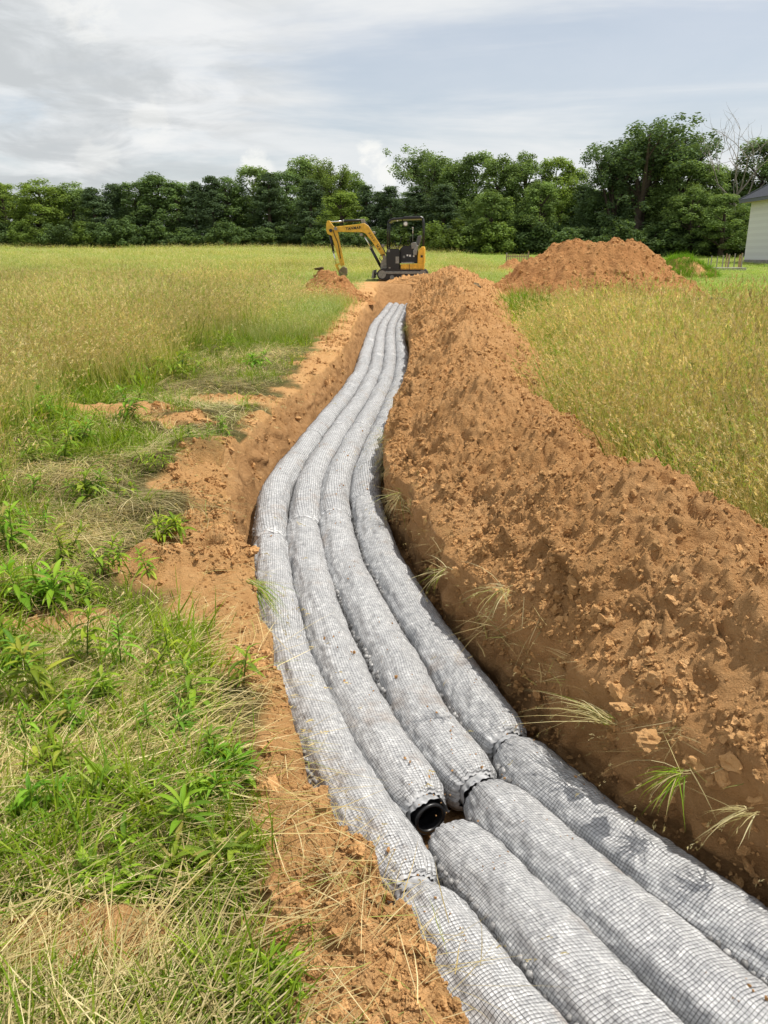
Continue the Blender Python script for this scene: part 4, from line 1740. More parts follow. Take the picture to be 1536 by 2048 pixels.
def weed(px, py, h, n, label, group, detail, seed, dark=1.0, spread=1.0):
    X, Y = un(px, py, 0.0)
    Z = float(gz(np.array(X), np.array(Y)))
    root = empty('weed_plant', (X, Y, Z), label, 'weed', group)
    r = np.random.default_rng(seed)
    stems = MB()
    allt = Tuft(seed)
    ns = 1 if detail else int(r.integers(2, 5))
    lf, wf = r.uniform(0.7, 1.1), r.uniform(0.13, 0.24)
    hue = np.array([r.uniform(0.85, 1.3), r.uniform(0.9, 1.12), r.uniform(0.7, 1.2)])
    for q in range(ns):
        hh = h * (1.0 if q == 0 else r.uniform(0.5, 0.95))
        bx, by = (0, 0) if q == 0 else r.normal(0, 0.05 + 0.1 * h, 2)
        tx, ty = r.normal(0, 0.18 + 0.12 * q, 2)
        stems.tube([(bx + tx * hh * k * k, by + ty * hh * k * k, -0.02 + (hh + 0.02) * k) for k in (0, 0.35, 0.7, 1.0)], [0.0035, 0.003, 0.0024, 0.0012], 5)
        for i in range(n):
            k = 0.12 + 0.88 * (i + 0.5) / n
            t = Tuft(seed + i) if detail else allt
            top = k > 0.75
            ln = (0.5 + 0.6 * math.sin(math.pi * min(k, 0.85))) * 0.100 * spread * lf * r.uniform(0.6, 1.3)
            col = tuple(np.array(WEED_PAL[int(r.integers(0, 4))]) * hue * dark * r.uniform(0.75, 1.2))
            if r.uniform() < 0.05:
                col = (0.30, 0.26, 0.07)
            leaf_geo(t, (bx + tx * hh * k * k, by + ty * hh * k * k, hh * k), i * 2.4 + r.normal(0, 0.3), ln, ln * wf * r.uniform(0.8, 1.2), r.uniform(0.45, 1.1) if top else r.uniform(-0.1, 0.6), r.uniform(0.5, 1.9), col)
            if detail:
                obj('leaf', t.mesh('leaf', M['weed']), None, root)
    me = stems.mesh('stem')
    add_attr(me, 'col', np.tile([[0.16, 0.22, 0.05]], (len(me.vertices), 1)), 'FLOAT_COLOR')
    obj('stem', me, M['weed'], root)
    if not detail:
        obj('foliage', allt.mesh('foliage', M['weed']), None, root)


def build_weeds():
    g = 'leafy weeds on the left bank'
    near = [((488, 1375), 0.16, 20, 'bright green leafy weed rooted in bare soil beside the pipes'),
            ((372, 1672), 0.15, 16, 'single bright weed with long spread leaves in the matted straw'),
            ((90, 1425), 0.24, 26, 'tall bushy green weed above the flattened straw beside the bare patch'),
            ((245, 1355), 0.26, 26, 'pair of leaning green weed stems behind the bare lip of soil'),
            ((178, 1345), 0.28, 24, 'upright weed with a pale leafy top in the straw'),
            ((395, 1420), 0.20, 18, 'dark green weed among dry stems near the soil lip')]
    for i, (p, h, n, lab) in enumerate(near):
        weed(p[0], p[1], h, int(n * 1.5), lab, g, True, 700 + 60 * i, 1.0, 1.05)
    lab = 'leafy green weed standing in the trampled grass of the bank'
    far = [(30, 1120, .35), (165, 1010, .3), (45, 1230, .3), (130, 1140, .25), (210, 1000, .26), (445, 880, .28), (258, 860, .4), (365, 760, .45), (300, 765, .5), (270, 780, .5),
           (440, 720, .5), (600, 640, .5), (240, 1010, .2), (20, 1010, .4), (90, 930, .4), (150, 900, .4), (465, 700, .5), (20, 1330, .25), (350, 1440, .15), (300, 1480, .13), (215, 1600, .14),
           (120, 1560, .12), (60, 1500, .16), (160, 1480, .16), (420, 1520, .13), (300, 1620, .12), (470, 1560, .12), (250, 1720, .1), (430, 1740, .1), (60, 1640, .14), (340, 1330, .18), (60, 1360, .2), (200, 1420, .16), (420, 1600, .1), (550, 1960, .08), (150, 1200, .2), (240, 1150, .2), (90, 1080, .28), (320, 1100, .14),
           (100, 860, .45), (60, 800, .5), (380, 900, .2), (330, 950, .2), (520, 740, .3)]
    for i, (px, py, h) in enumerate(far):
        lab = ('tall leafy weed at the edge of the standing meadow' if py < 830 and h > .3 else 'low leafy weed beside the dark bare earth patch' if py < 960 and px > 230 else
               'tall leafy weed in the thick green grass away from the trench' if h > .28 else 'low leafy weed in matted straw' if py > 1400 else 'low leafy weed in the trampled green grass of the bank')
        weed(px, py, h * 0.8, 30, lab, g, False, 1000 + 40 * i, 1.0, 0.9 + 0.5 * (h > 0.28))


build_weeds()


def tuft_thing(px, py, z, az, n, l, label, green, seed, spread=0.5, lift=-0.3):
    """a bunch of stems hanging from the soil"""
    X, Y = un(px, py, z)
    root = empty('grass_tuft', (X, Y, z), label, 'grass tuft', 'grass tufts hanging over the trench')
    t = Tuft(seed)
    r = t.r
    for i in range(n):
        c = pickc(r, GREEN if r.uniform() < green else STRAW)
        p, d = t.blade((r.normal(0, 0.015), r.normal(0, 0.015), r.normal(0, 0.01)), az + r.normal(0, spread), l * r.uniform(0.4, 1.2), 0.0036, math.pi / 2 - lift - r.normal(0, 0.5 * spread), r.uniform(0.3, 1.2), c, 4)
        if r.uniform() < 0.3:
            t.seedhead(p, d, 0.010, 8, pickc(r, STRAW))
    obj('stems', t.mesh('stems', M['weed']), None, root)


tuft_thing(1215, 1440, 0.00, 1.95, 60, 0.36, 'bunch of yellow stems slanting down the trench wall under the ridge', 0.15, 801, 0.12, -0.12)
tuft_thing(1225, 1445, 0.00, 2.7, 7, 0.36, 'thin dry stems reaching from the wall over the pipes', 0.0, 802, 0.35, 0.1)
tuft_thing(1365, 1545, 0.00, 3.3, 46, 0.17, 'tuft of green and straw blades on the trench wall below broken clods', 0.45, 803, 0.6, -0.35)
tuft_thing(1500, 1620, 0.00, 2.7, 26, 0.18, 'dry seeding stems lying on the wall at the foot of the broken clods', 0.0, 804, 0.6, -0.4)
tuft_thing(800, 900, 0.0, 3.4, 70, 0.3, 'clump of dry grass hanging beside the bend of the trench', 0.3, 805, 0.7)
tuft_thing(800, 990, -0.05, 3.4, 46, 0.26, 'dry grass hanging over the pipes just below the bend', 0.2, 806, 0.8)
tuft_thing(500, 1165, -0.02, -0.4, 90, 0.26, 'green grass spilling over the bank onto the pipes', 0.7, 807, 0.5)
tuft_thing(1010, 1180, 0.3, 2.6, 30, 0.18, 'small dry tuft caught in the side of the ridge', 0.2, 808, 0.9)
tuft_thing(890, 1140, 0.05, 3.0, 30, 0.2, 'sparse dry tuft at the trench lip under the ridge', 0.1, 809, 0.8)
tuft_thing(780, 870, 0.0, 3.1, 50, 0.3, 'pale grass tuft at the inner corner of the trench bend', 0.3, 810, 0.8)
tuft_thing(820, 650, 0.1, 2.8, 70, 0.6, 'straggly green grass at the ridge foot near the excavator end of the trench', 0.5, 811, 0.9)

# ------------------------------------------------------------------ trees
def card_mesh(name, P, N, S, C):
    """leaf sprays: one bent quad each"""
    n = len(P)
    N = N / (np.linalg.norm(N, axis=1, keepdims=True) + 1e-9)
    a = np.cross(N, RNG.normal(size=(n, 3)))
    a = a / (np.linalg.norm(a, axis=1, keepdims=True) + 1e-9)
    b = np.cross(N, a)
    S = S[:, None]
    V = np.stack([P - a * S, P - b * S * 0.55 + N * S * 0.18, P + a * S * 0.9, P + b * S * 0.55 + N * S * 0.18], 1).reshape(-1, 3)
    q = np.arange(4 * n).reshape(n, 4)
    me = mesh_np(name, V, q, smooth=False)
    add_attr(me, 'col', np.repeat(C, 4, 0), 'FLOAT_COLOR')
    me.materials.append(M['tree'])
    return me


def limb_mesh(name, segs):
    mb = MB()
    for path, rad in segs:
        mb.tube(path, rad, 6, caps=False)
    me = mb.mesh(name)
    me.materials.append(M['bark'])
    return me


def tree_variant(seed, kind):
    """a tree 10 m tall: returns trunk and crown meshes"""
    r = np.random.default_rng(seed)
    global RNG
    keep = RNG
    RNG = np.random.default_rng(seed + 1)
    P, N, S, C = [], [], [], []
    segs = []
    lean = r.normal(0, 0.25, 2)
    if kind == 'broad':
        segs.append(([(0, 0, -0.3), (lean[0] * .2, lean[1] * .2, 2.2), (lean[0] * .6, lean[1] * .6, 5), (lean[0], lean[1], 8.6)], [0.26, 0.2, 0.14, 0.04]))
        ncl = 78
        for i in range(ncl):
            z = 0.9 + 8.7 * r.uniform(0, 1) ** 0.85
            f = (z - 0.2) / 9.8
            rad = 2.7 * math.sin(math.pi * min(1, f * 0.86 + 0.1)) ** 0.65 * (1 - 0.12 * f)
            a = r.uniform(0, 6.283)
            q = rad * r.uniform(0.25, 1.0) ** 0.6 * (0.85 + 0.3 * float(vn(math.cos(a) * 1.6 + 5, math.sin(a) * 1.6 + z * 0.35, seed)))
            c = np.array([lean[0] * f + q * math.cos(a), lean[1] * f + q * math.sin(a), z])
            cr = r.uniform(0.45, 0.95)
            m = int(230 * cr)
            d = r.normal(size=(m, 3))
            d = d / np.linalg.norm(d, axis=1, keepdims=True)
            d[:, 2] = np.where(d[:, 2] < -0.35, -d[:, 2], d[:, 2])
            rr = cr * r.uniform(0.45, 1.08, (m, 1))
            P.append(c + d * rr * np.array([0.85, 0.85, 1.15]))
            N.append(d * 0.7 + r.normal(0, 0.5, (m, 3)) + np.array([0, 0, 0.35]))
            S.append(r.uniform(0.06, 0.14, m))
            col = np.array([0.155, 0.225, 0.08]) * r.uniform(0.7, 1.35)
            C.append(col * r.uniform(0.75, 1.25, (m, 1)))
            if i % 4 == 0:
                z0 = max(1.2, z - 1.8)
                f0 = z0 / 9.8
                segs.append(([(lean[0] * f0, lean[1] * f0, z0), tuple(c * 0.55 + np.array([lean[0] * f0, lean[1] * f0, z0]) * 0.45 + np.array([0, 0, 0.1])), tuple(c)], [0.09, 0.05, 0.015]))
    elif kind == 'open':
        segs.append(([(0, 0, -0.3), (0.1, 0, 2.5), (0.2, 0.1, 4.2)], [0.34, 0.27, 0.2]))
        ends = []
        for k in range(9):
            a = k * 2.4
            tip = np.array([math.cos(a) * r.uniform(0.8, 2.9), math.sin(a) * r.uniform(0.8, 2.7), r.uniform(5.2, 9.3)])
            b0 = np.array([0.15, 0.05, r.uniform(2.2, 4.3)])
            mid = b0 * 0.5 + tip * 0.5 + np.array([0, 0, 0.3])
            segs.append(([tuple(b0), tuple(mid), tuple(tip)], [0.15, 0.09, 0.03]))
            ends += [(tip, 1.0), (mid * 0.35 + tip * 0.65, 0.9)]
            for q in range(4):
                e = mid * 0.4 + tip * 0.6 + r.normal(0, 0.9, 3)
                segs.append(([tuple(mid * 0.6 + tip * 0.4), tuple(e)], [0.05, 0.015]))
                ends.append((e, 0.8))
        for k in range(20):
            a = r.uniform(0, 6.28)
            ends.append((np.array([math.cos(a) * r.uniform(0.5, 2.6), math.sin(a) * r.uniform(0.5, 2.6), r.uniform(1.0, 4.6)]), 0.8))
        for c, k in ends:
            for u in range(3):
                cc = c + r.normal(0, 0.45, 3)
                cr = k * r.uniform(0.4, 0.75)
                m = int(170 * cr)
                d = r.normal(size=(m, 3))
                d = d / np.linalg.norm(d, axis=1, keepdims=True)
                P.append(cc + d * cr * r.uniform(0.3, 1.1, (m, 1)) * np.array([0.95, 0.95, 1.1]))
                N.append(d * 0.6 + r.normal(0, 0.5, (m, 3)) + np.array([0, 0, 0.4]))
                S.append(r.uniform(0.055, 0.125, m))
                C.append(np.array([0.135, 0.195, 0.08]) * r.uniform(0.7, 1.3) * r.uniform(0.75, 1.25, (m, 1)))
    elif kind == 'cedar':
        segs.append(([(0, 0, -0.3), (0, 0, 5), (lean[0] * .3, 0, 9.8)], [0.2, 0.13, 0.02]))
        for i in range(150):
            z = 0.4 + 9.4 * r.uniform(0, 1) ** 0.9
            f = z / 10
            rad = (0.25 + 1.75 * (1 - f) ** 0.75) * (0.75 + 0.4 * r.uniform())
            a = r.uniform(0, 6.283)
            m = 80
            t = r.uniform(0.2, 1.0, (m, 1)) ** 0.7
            c = np.array([[math.cos(a) * rad, math.sin(a) * rad, 0.35 * rad]]) * t + np.array([[lean[0] * .3 * f, 0, z]])
            P.append(c + r.normal(0, 0.16, (m, 3)))
            N.append(np.array([[math.cos(a), math.sin(a), 0.6]]) + r.normal(0, 0.6, (m, 3)))
            S.append(r.uniform(0.05, 0.12, m))
            C.append(np.array([0.105, 0.15, 0.07]) * r.uniform(0.7, 1.35) * r.uniform(0.75, 1.25, (m, 1)))
    else:                                                           # shrub, 10 m wide unit scaled down in use
        segs.append(([(0, 0, -0.3), (0, 0, 4), (0.3, 0, 7)], [0.16, 0.12, 0.04]))
        for i in range(46):
            a, q = r.uniform(0, 6.28), 4.2 * r.uniform(0, 1) ** 0.6
            c = np.array([math.cos(a) * q, math.sin(a) * q, r.uniform(0.5, 8.4) * (1 - 0.45 * (q / 4.2) ** 2)])
            cr = r.uniform(0.9, 1.8)
            m = int(110 * cr)
            d = r.normal(size=(m, 3))
            d = d / np.linalg.norm(d, axis=1, keepdims=True)
            P.append(c + d * cr * r.uniform(0.4, 1.05, (m, 1)))
            N.append(d * 0.7 + r.normal(0, 0.5, (m, 3)) + np.array([0, 0, 0.3]))
            S.append(r.uniform(0.2, 0.42, m))
            C.append(np.array([0.12, 0.175, 0.06]) * r.uniform(0.7, 1.35) * r.uniform(0.75, 1.25, (m, 1)))
    crown = card_mesh('crown', np.concatenate(P), np.concatenate(N), np.concatenate(S), np.concatenate(C))
    trunk = limb_mesh('trunk', segs)
    RNG = keep
    return trunk, crown


TREES = {'broad': [tree_variant(900 + i, 'broad') for i in range(4)], 'open': [tree_variant(920 + i, 'open') for i in range(2)],
         'cedar': [tree_variant(930 + i, 'cedar') for i in range(3)], 'shrub': [tree_variant(940 + i, 'shrub') for i in range(3)]}


def put_tree(kind, px, top, d, wide, label, tint=(1, 1, 1), name='field_tree', var=None, cat='tree', group='trees along the edge of the field'):
    """px: column of the trunk, top: row of the tree top, d: distance"""
    a = (px - 768) / FPX
    b = (top - 1024) / FPX
    ztop = EYE - (SP + b * CP) / (CP - b * SP) * d
    x = a * (d * CP + (EYE - ztop) * SP)
    z0 = float(zt(np.array(x), np.array(d)))
    h = max(1.0, ztop - z0)
    root = empty(name, (x, d, z0), label, cat, group, rz=random.uniform(0, 6.28))
    k = h / 9.9
    w = wide / 5.6
    if kind == 'shrub':
        w = wide / 10.0
    if kind == 'cedar':
        w = wide / 3.6
    root.scale = (w, w, k)
    tm, cm = (TREES[kind][var] if var is not None else random.choice(TREES[kind]))
    obj('trunk', tm, None, root)
    o = obj('crown', cm, None, root)
    f = random.uniform(0.88, 1.14)
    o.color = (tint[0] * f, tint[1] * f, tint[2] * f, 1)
    return root


def build_wood():
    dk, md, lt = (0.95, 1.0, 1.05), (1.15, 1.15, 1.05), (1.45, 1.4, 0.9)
    L_c = 'dark evergreen cedar in the wood at the far edge of the field'
    L_b = 'dense mid-green broadleaf tree in the wood at the far edge of the field'
    L_l = 'bright fresh-green broadleaf tree in the wood at the far edge of the field'
    L_o = 'tall loose-crowned tree rising above its neighbours in the wood'
    # (kind, column, row of the top, distance, width, tint)
    front = [('broad', -120, 375, 104, 9, md), ('broad', -60, 365, 106, 9, lt), ('broad', 5, 366, 104, 8, lt), ('broad', 70, 362, 104, 9, lt), ('broad', 140, 368, 106, 8, md), ('cedar', 185, 378, 102, 6, dk), ('cedar', 222, 370, 104, 6, dk),
             ('broad', 262, 366, 104, 8, dk), ('broad', 312, 352, 104, 9.5, dk), ('broad', 352, 366, 103, 8, dk), ('cedar', 388, 366, 102, 5, dk), ('cedar', 422, 355, 102, 5.5, dk), ('broad', 455, 358, 104, 8, dk),
             ('broad', 505, 338, 105, 8, md), ('cedar', 536, 348, 101, 6, dk), ('broad', 568, 345, 104, 7, dk), ('broad', 600, 318, 108, 8, md), ('cedar', 620, 360, 98, 6, dk), ('open', 662, 326, 106, 7, lt), ('broad', 683, 385, 94, 7, lt),
             ('broad', 702, 348, 108, 6, md), ('cedar', 733, 372, 96, 4.5, dk), ('cedar', 782, 374, 95, 5, dk), ('cedar', 758, 385, 97, 4.5, dk),
             ('open', 868, 302, 100, 8.5, md), ('cedar', 832, 375, 92, 6, dk), ('broad', 915, 330, 96, 7.5, md), ('broad', 955, 312, 95, 7, md), ('cedar', 888, 372, 90, 6, dk), ('broad', 1000, 318, 88, 7.5, md),
             ('broad', 1050, 312, 86, 7.5, md), ('broad', 1108, 318, 86, 6.5, lt), ('broad', 1150, 345, 88, 6, lt), ('broad', 1085, 365, 80, 6, md), ('broad', 985, 385, 80, 6.5, md), ('cedar', 1170, 372, 84, 5.5, dk),
             ('open', 1290, 250, 78, 11.0, (0.9, 0.95, 1.0)), ('open', 1345, 275, 82, 8, (0.9, 0.95, 1.0)), ('open', 1235, 300, 80, 7, (0.85, 0.9, 0.95)), ('broad', 1365, 330, 76, 7, md), ('broad', 1425, 330, 76, 7, md), ('broad', 1395, 378, 72, 6, md), ('broad', 1470, 345, 78, 7, md),
             ('broad', 1536, 285, 76, 9, dk), ('broad', 1590, 270, 76, 9, md), ('broad', 1660, 280, 76, 10, md), ('broad', 1210, 385, 82, 6, dk), ('broad', 1260, 372, 86, 7, dk), ('broad', 1455, 390, 70, 5.5, md), ('broad', 1500, 405, 72, 5, dk)]
    for kind, px, top, d, w, t in front:
        lab = L_c if kind == 'cedar' else (L_o if kind == 'open' else (L_l if t is lt else L_b))
        nm = 'cedar_tree' if kind == 'cedar' else 'broadleaf_tree'
        if kind == 'open' and px == 1290:
            lab = 'tallest tree, dark and open-crowned, rising behind the big dirt mound'
        place = (' beyond the open meadow' if px < 480 else ' beyond the raised excavator boom' if px < 720 else ' behind the excavator canopy' if px < 850 else ' beyond the picket fence' if px < 1110 else
                 ' behind the big dirt mound' if px < 1330 else ' behind the overgrown mound' if px < 1440 else ' beside the house')
        if px != 1290:
            lab = lab.split(' in the wood')[0] + (' in the wood' if 'wood' in lab else '') + place
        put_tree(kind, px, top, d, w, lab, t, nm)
    # the wood goes on behind
    px = -150
    while px < 1700:
        d = 114 if px < 800 else (104 if px < 1150 else 92)
        if not (725 < px < 800):
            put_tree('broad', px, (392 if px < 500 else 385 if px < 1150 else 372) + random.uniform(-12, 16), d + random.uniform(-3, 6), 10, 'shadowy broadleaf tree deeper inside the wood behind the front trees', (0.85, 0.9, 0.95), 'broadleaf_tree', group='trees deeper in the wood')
        px += random.uniform(38, 52)
    # brush along the foot of the wood
    px = -80
    while px < 1640:
        d = 99 if px < 620 else (91 if px < 900 else (79 if px < 1150 else 72))
        top = random.uniform(425, 455)
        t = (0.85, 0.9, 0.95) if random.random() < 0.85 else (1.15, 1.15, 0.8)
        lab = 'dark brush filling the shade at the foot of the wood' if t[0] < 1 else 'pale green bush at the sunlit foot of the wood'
        lab = ('dark brush' if t[0] < 1 else 'pale green bush') + ' at the foot of the wood' + (' beyond the open meadow' if px < 480 else ' beyond the raised excavator boom' if px < 720 else ' behind the excavator canopy' if px < 850 else ' beyond the picket fence' if px < 1110 else
               ' behind the big dirt mound' if px < 1330 else ' behind the overgrown mound' if px < 1440 else ' beside the house')
        put_tree('shrub', px, top, d + random.uniform(-1, 2), random.uniform(4.5, 6), lab, t, 'bush', cat='bush', group='brush at the foot of the wood')
        px += random.uniform(34, 48)


build_wood()


def dead_tree(px, top, d, label):
    b = (top - 1024) / FPX
    ztop = EYE - (SP + b * CP) / (CP - b * SP) * d
    x = (px - 768) / FPX * (d * CP + (EYE - ztop) * SP)
    z0 = float(zt(np.array(x), np.array(d)))
    h = ztop - z0
    root = empty('dead_tree', (x, d, z0), label, 'tree')
    r = np.random.default_rng(77)
    trunk = MB()
    trunk.tube([(0, 0, -0.3), (0.1, 0, h * 0.3), (0.0, 0, h * 0.5)], [0.20, 0.14, 0.10], 7)
    trunk.build('trunk', M['deadwood'], root)
    br = MB()

    def grow(p, dr, ln, rad, lev):
        pts = [p]
        for k in range(3):
            dr = (dr + Vector(r.normal(0, 0.16, 3)) + Vector((0, 0, 0.06))).normalized()
            pts.append(pts[-1] + dr * ln / 3)
        br.tube(pts, [rad, rad * 0.8, rad * 0.6, rad * 0.4], 5, caps=False)
        if lev < 4:
            for k in range(3 if lev < 3 else 2):
                a = pts[1 + k % 3]
                nd_ = (dr + Vector(r.normal(0, 0.55, 3)) + Vector((0, 0, 0.1))).normalized()
                grow(a if k else pts[-1], nd_, ln * r.uniform(0.5, 0.75), rad * 0.5, lev + 1)
    for k in range(8):
        a = k * 0.8
        grow(Vector((0, 0, h * (0.32 + 0.024 * k))), Vector((math.cos(a) * 0.85, math.sin(a) * 0.6, 0.75)).normalized(), h * 0.36, 0.078, 1)
    br.build('branches', M['deadwood'], root)


dead_tree(1488, 262, 74, 'bare grey dead tree with fine branches above the house')


# ------------------------------------------------------------------ mini excavator, seen from its side
def build_excavator():
    ex, ey = 0.95, 37.0
    root = empty('mini_excavator', (ex, ey, float(zt(np.array(ex), np.array(ey))) + 0.02), 'yellow and black mini excavator parked beyond the end of the trench', 'excavator', rz=R(-4))
    K = 0.00331

    def P(zx, zy):
        return ((zx - 1130) * K, (910 - zy) * K)

    Y, B = M['yellow'], M['black']
    # tracks
    for yc in (-0.62, 0.62):
        m = MB()
        pts = []
        for i in range(12):
            a = math.pi / 2 + math.pi * i / 11
            pts.append((-0.98 + 0.23 * math.cos(a), 0.235 + 0.23 * math.sin(a)))
        for i in range(12):
            a = -math.pi / 2 + math.pi * i / 11
            pts.append((0.78 + 0.23 * math.cos(a), 0.235 + 0.23 * math.sin(a)))
        m.prism(pts, yc - 0.15, yc + 0.15, 0.02)
        tr = m.build('track', M['rubber'], root)
        m = MB()
        for k in range(26):
            x = -0.95 + 1.7 * k / 25
            m.box(x - 0.02, x + 0.02, yc - 0.148, yc + 0.148, 0.464, 0.485)
        m.build('track_lugs', M['rubber'], tr)
        for k, (wx, wr) in enumerate(((-0.98, 0.17), (0.78, 0.18), (-0.55, 0.09), (-0.1, 0.09), (0.35, 0.09))):
            m = MB()
            m.tube([(wx, yc - 0.17, 0.235 - (0.12 if wr < .1 else 0)), (wx, yc + 0.17, 0.235 - (0.12 if wr < .1 else 0))], wr, 14, smooth=False)
            m.build('track_wheel', M['greymetal'], tr)
        m = MB()
        m.box(-0.85, 0.65, yc - 0.165, yc + 0.165, 0.25, 0.37, 0.02)
        m.build('track_frame', M['greymetal'], tr)
    m = MB()
    m.box(-0.55, 0.45, -0.5, 0.5, 0.28, 0.46, 0.03)
    m.tube([(-0.05, 0, 0.42), (-0.05, 0, 0.62)], 0.42, 20)
    m.build('undercarriage', M['greymetal'], root)
    m = MB()
    m.prism([(-1.45, 0.08), (-1.40, 0.40), (-1.33, 0.42), (-1.36, 0.06)], -0.8, 0.8, 0.01)
    for yy in (-0.4, 0.4):
        m.tube([(-1.36, yy, 0.25), (-0.5, yy, 0.33)], 0.05, 6)
    m.build('dozer_blade', M['greymetal'], root)
    # house of the machine
    m = MB()
    m.prism([P(895, 800), P(895, 760), P(1380, 760), P(1388, 800), P(1370, 835), P(920, 835)], -0.74, 0.74, 0.015)
    m.build('platform', B, root)
    m = MB()
    m.prism([P(892, 800), P(885, 560), P(905, 515), P(1045, 515), P(1062, 545), P(1062, 800)], -0.752, -0.18, 0.02)
    fr = m.build('front_panel', B, root)
    for (a, b_, c, d_) in ((905, 935, 560, 528), (1010, 1055, 700, 615), (920, 945, 765, 748)):
        m = MB()
        x0, z0 = P(a, c)
        x1, z1 = P(b_, d_)
        m.box(x0, x1, -0.760, -0.750, z0, z1)
        m.build('vent_plate', M['greymetal'], fr)
    m = MB()
    m.prism([P(1078, 782), P(1078, 712), P(1388, 698), P(1388, 782)], -0.765, -0.70, 0.012)
    sk = m.build('side_skirt', Y, root)
    m = MB()
    m.box(*sorted((P(1190, 0)[0], P(1196, 0)[0])), -0.770, -0.762, P(0, 778)[1], P(0, 712)[1])
    m.build('panel_seam', B, sk)
    m = MB()
    x0, z0 = P(1085, 700)
    x1, z1 = P(1250, 688)
    m.box(x0, x1, -0.76, -0.3, z0, z1 + 0.012, 0.004)
    m.build('foot_step', M['greymetal'], root)
    m = MB()
    m.prism([P(1296, 700), P(1300, 580), P(1312, 530), P(1345, 492), P(1380, 490), P(1390, 520), P(1390, 700)], -0.755, 0.755, 0.03)
    cw = m.build('counterweight', Y, root)
    m = MB()
    m.box(*sorted((P(1335, 0)[0], P(1365, 0)[0])), -0.7575, -0.7535, P(0, 628)[1], P(0, 598)[1])
    m.build('decal', B, cw)
    m = MB()
    m.prism([P(1062, 700), P(1062, 520), P(1110, 480), P(1200, 480), P(1290, 500), P(1296, 700)], -0.45, 0.72, 0.02)
    m.build('engine_cover', B, root)
    for (a, c, s_) in ((1115, 620, 30), (1160, 600, 22), (1195, 605, 26), (1245, 610, 22)):
        m = MB()
        x0, z0 = P(a, c)
        m.box(x0 - s_ * K / 2, x0 + s_ * K / 2, -0.462, -0.448, z0 - s_ * K / 2, z0 + s_ * K / 2, 0.004)
        m.build('warning_plate', M['lamp'] if a != 1115 else M['greymetal'], root)
    # seat and controls
    m = MB()
    m.prism([P(1180, 500), P(1180, 470), P(1285, 465), P(1290, 500)], -0.34, 0.14, 0.03)
    m.prism([P(1262, 480), P(1290, 360), P(1335, 350), P(1342, 372), P(1312, 480)], -0.32, 0.12, 0.03)
    m.build('seat', M['seat'], root)
    m = MB()
    m.prism([P(1215, 520), P(1205, 450), P(1235, 435), P(1275, 438), P(1285, 520)], -0.55, -0.36, 0.02)
    m.prism([P(1240, 600), P(1235, 540), P(1290, 470), P(1305, 480), P(1280, 600)], -0.60, -0.45, 0.02)
    m.build('armrest_console', M['greymetal'], root)
    for (a, b_, c, d_) in ((1175, 470, 1165, 430), (1228, 330, 1228, 268), (1200, 450, 1195, 405), (1020, 515, 990, 440), (1040, 515, 1075, 400)):
        m = MB()
        x0, z0 = P(a, b_)
        x1, z1 = P(c, d_)
        m.tube([(x0, -0.42, z0), (x1, -0.42, z1)], 0.016, 6)
        m.tube([(x1, -0.42, z1), (x1 - 0.004, -0.42, z1 + 0.07)], 0.028, 8)
        m.build('control_lever', B if a != 1228 else M['lamp'], root)
    m = MB()
    m.tube([(P(1228, 0)[0], -0.42, P(0, 440)[1]), (P(1228, 0)[0], -0.42, P(0, 330)[1])], 0.012, 6)
    m.tube([(P(910, 0)[0], -0.6, P(0, 505)[1]), (P(1045, 0)[0], -0.6, P(0, 492)[1])], 0.014, 6)
    m.build('hand_rail', M['greymetal'], root)
    # canopy
    for yy in (-0.68, 0.62):
        m = MB()
        f = [P(903, 520), P(905, 300), P(912, 200), P(930, 160)]
        m.tube([(a, yy, b_) for a, b_ in f], 0.035, 8)
        m.build('canopy_post', B, root)
        m = MB()
        f = [P(1368, 500), P(1366, 300), P(1362, 200), P(1355, 140)]
        m.tube([(a, yy, b_) for a, b_ in f], 0.042, 8)
        m.build('canopy_post', B, root)
    m = MB()
    m.prism([P(905, 190), P(925, 158), P(965, 142), P(1090, 136), P(1120, 122), P(1330, 118), P(1362, 134), P(1366, 160), P(1340, 152), P(1100, 158), P(960, 170), P(925, 196)], -0.74, 0.70, 0.02)
    m.build('canopy_roof', B, root)
    m = MB()
    x0, z0 = P(1133, 212)
    m.tube([(x0, -0.60, z0), (x0 + 0.01, -0.68, z0), (x0 + 0.01, -0.70, z0)], [0.07, 0.105, 0.10], 16)
    wl_ = m.build('work_light', M['greymetal'], root)
    m = MB()
    m.tube([(x0 + 0.01, -0.69, z0), (x0 + 0.01, -0.715, z0)], [0.085, 0.06], 16)
    m.build('lens', M['lamp'], wl_)
    m = MB()
    m.tube([(x0, -0.55, z0), (x0 - 0.15, -0.55, z0 + 0.17)], 0.02, 6)
    m.build('lamp_bracket', B, wl_)
    m = MB()
    x1, z1 = P(1030, 172)
    m.box(x1 - 0.03, x1 + 0.03, -0.70, -0.62, z1 - 0.03, z1 + 0.02, 0.008)
    m.build('mirror', M['lamp'], root)
    # swing bracket, boom, arm
    m = MB()
    m.prism([P(800, 815), P(805, 700), P(835, 640), P(885, 620), P(905, 700), P(900, 815)], -0.32, 0.02, 0.02)
    m.build('swing_bracket', M['steel'], root)
    by0, by1 = -0.26, -0.04
    m = MB()
    m.prism([P(878, 640), P(840, 650), P(800, 590), P(690, 430), P(600, 325), P(560, 310), P(230, 305), P(185, 285), P(190, 245), P(235, 238), P(500, 212), P(590, 198), P(640, 230), P(740, 380), P(850, 555)], by0, by1, 0.012)
    bm_ = m.build('boom', Y, root)
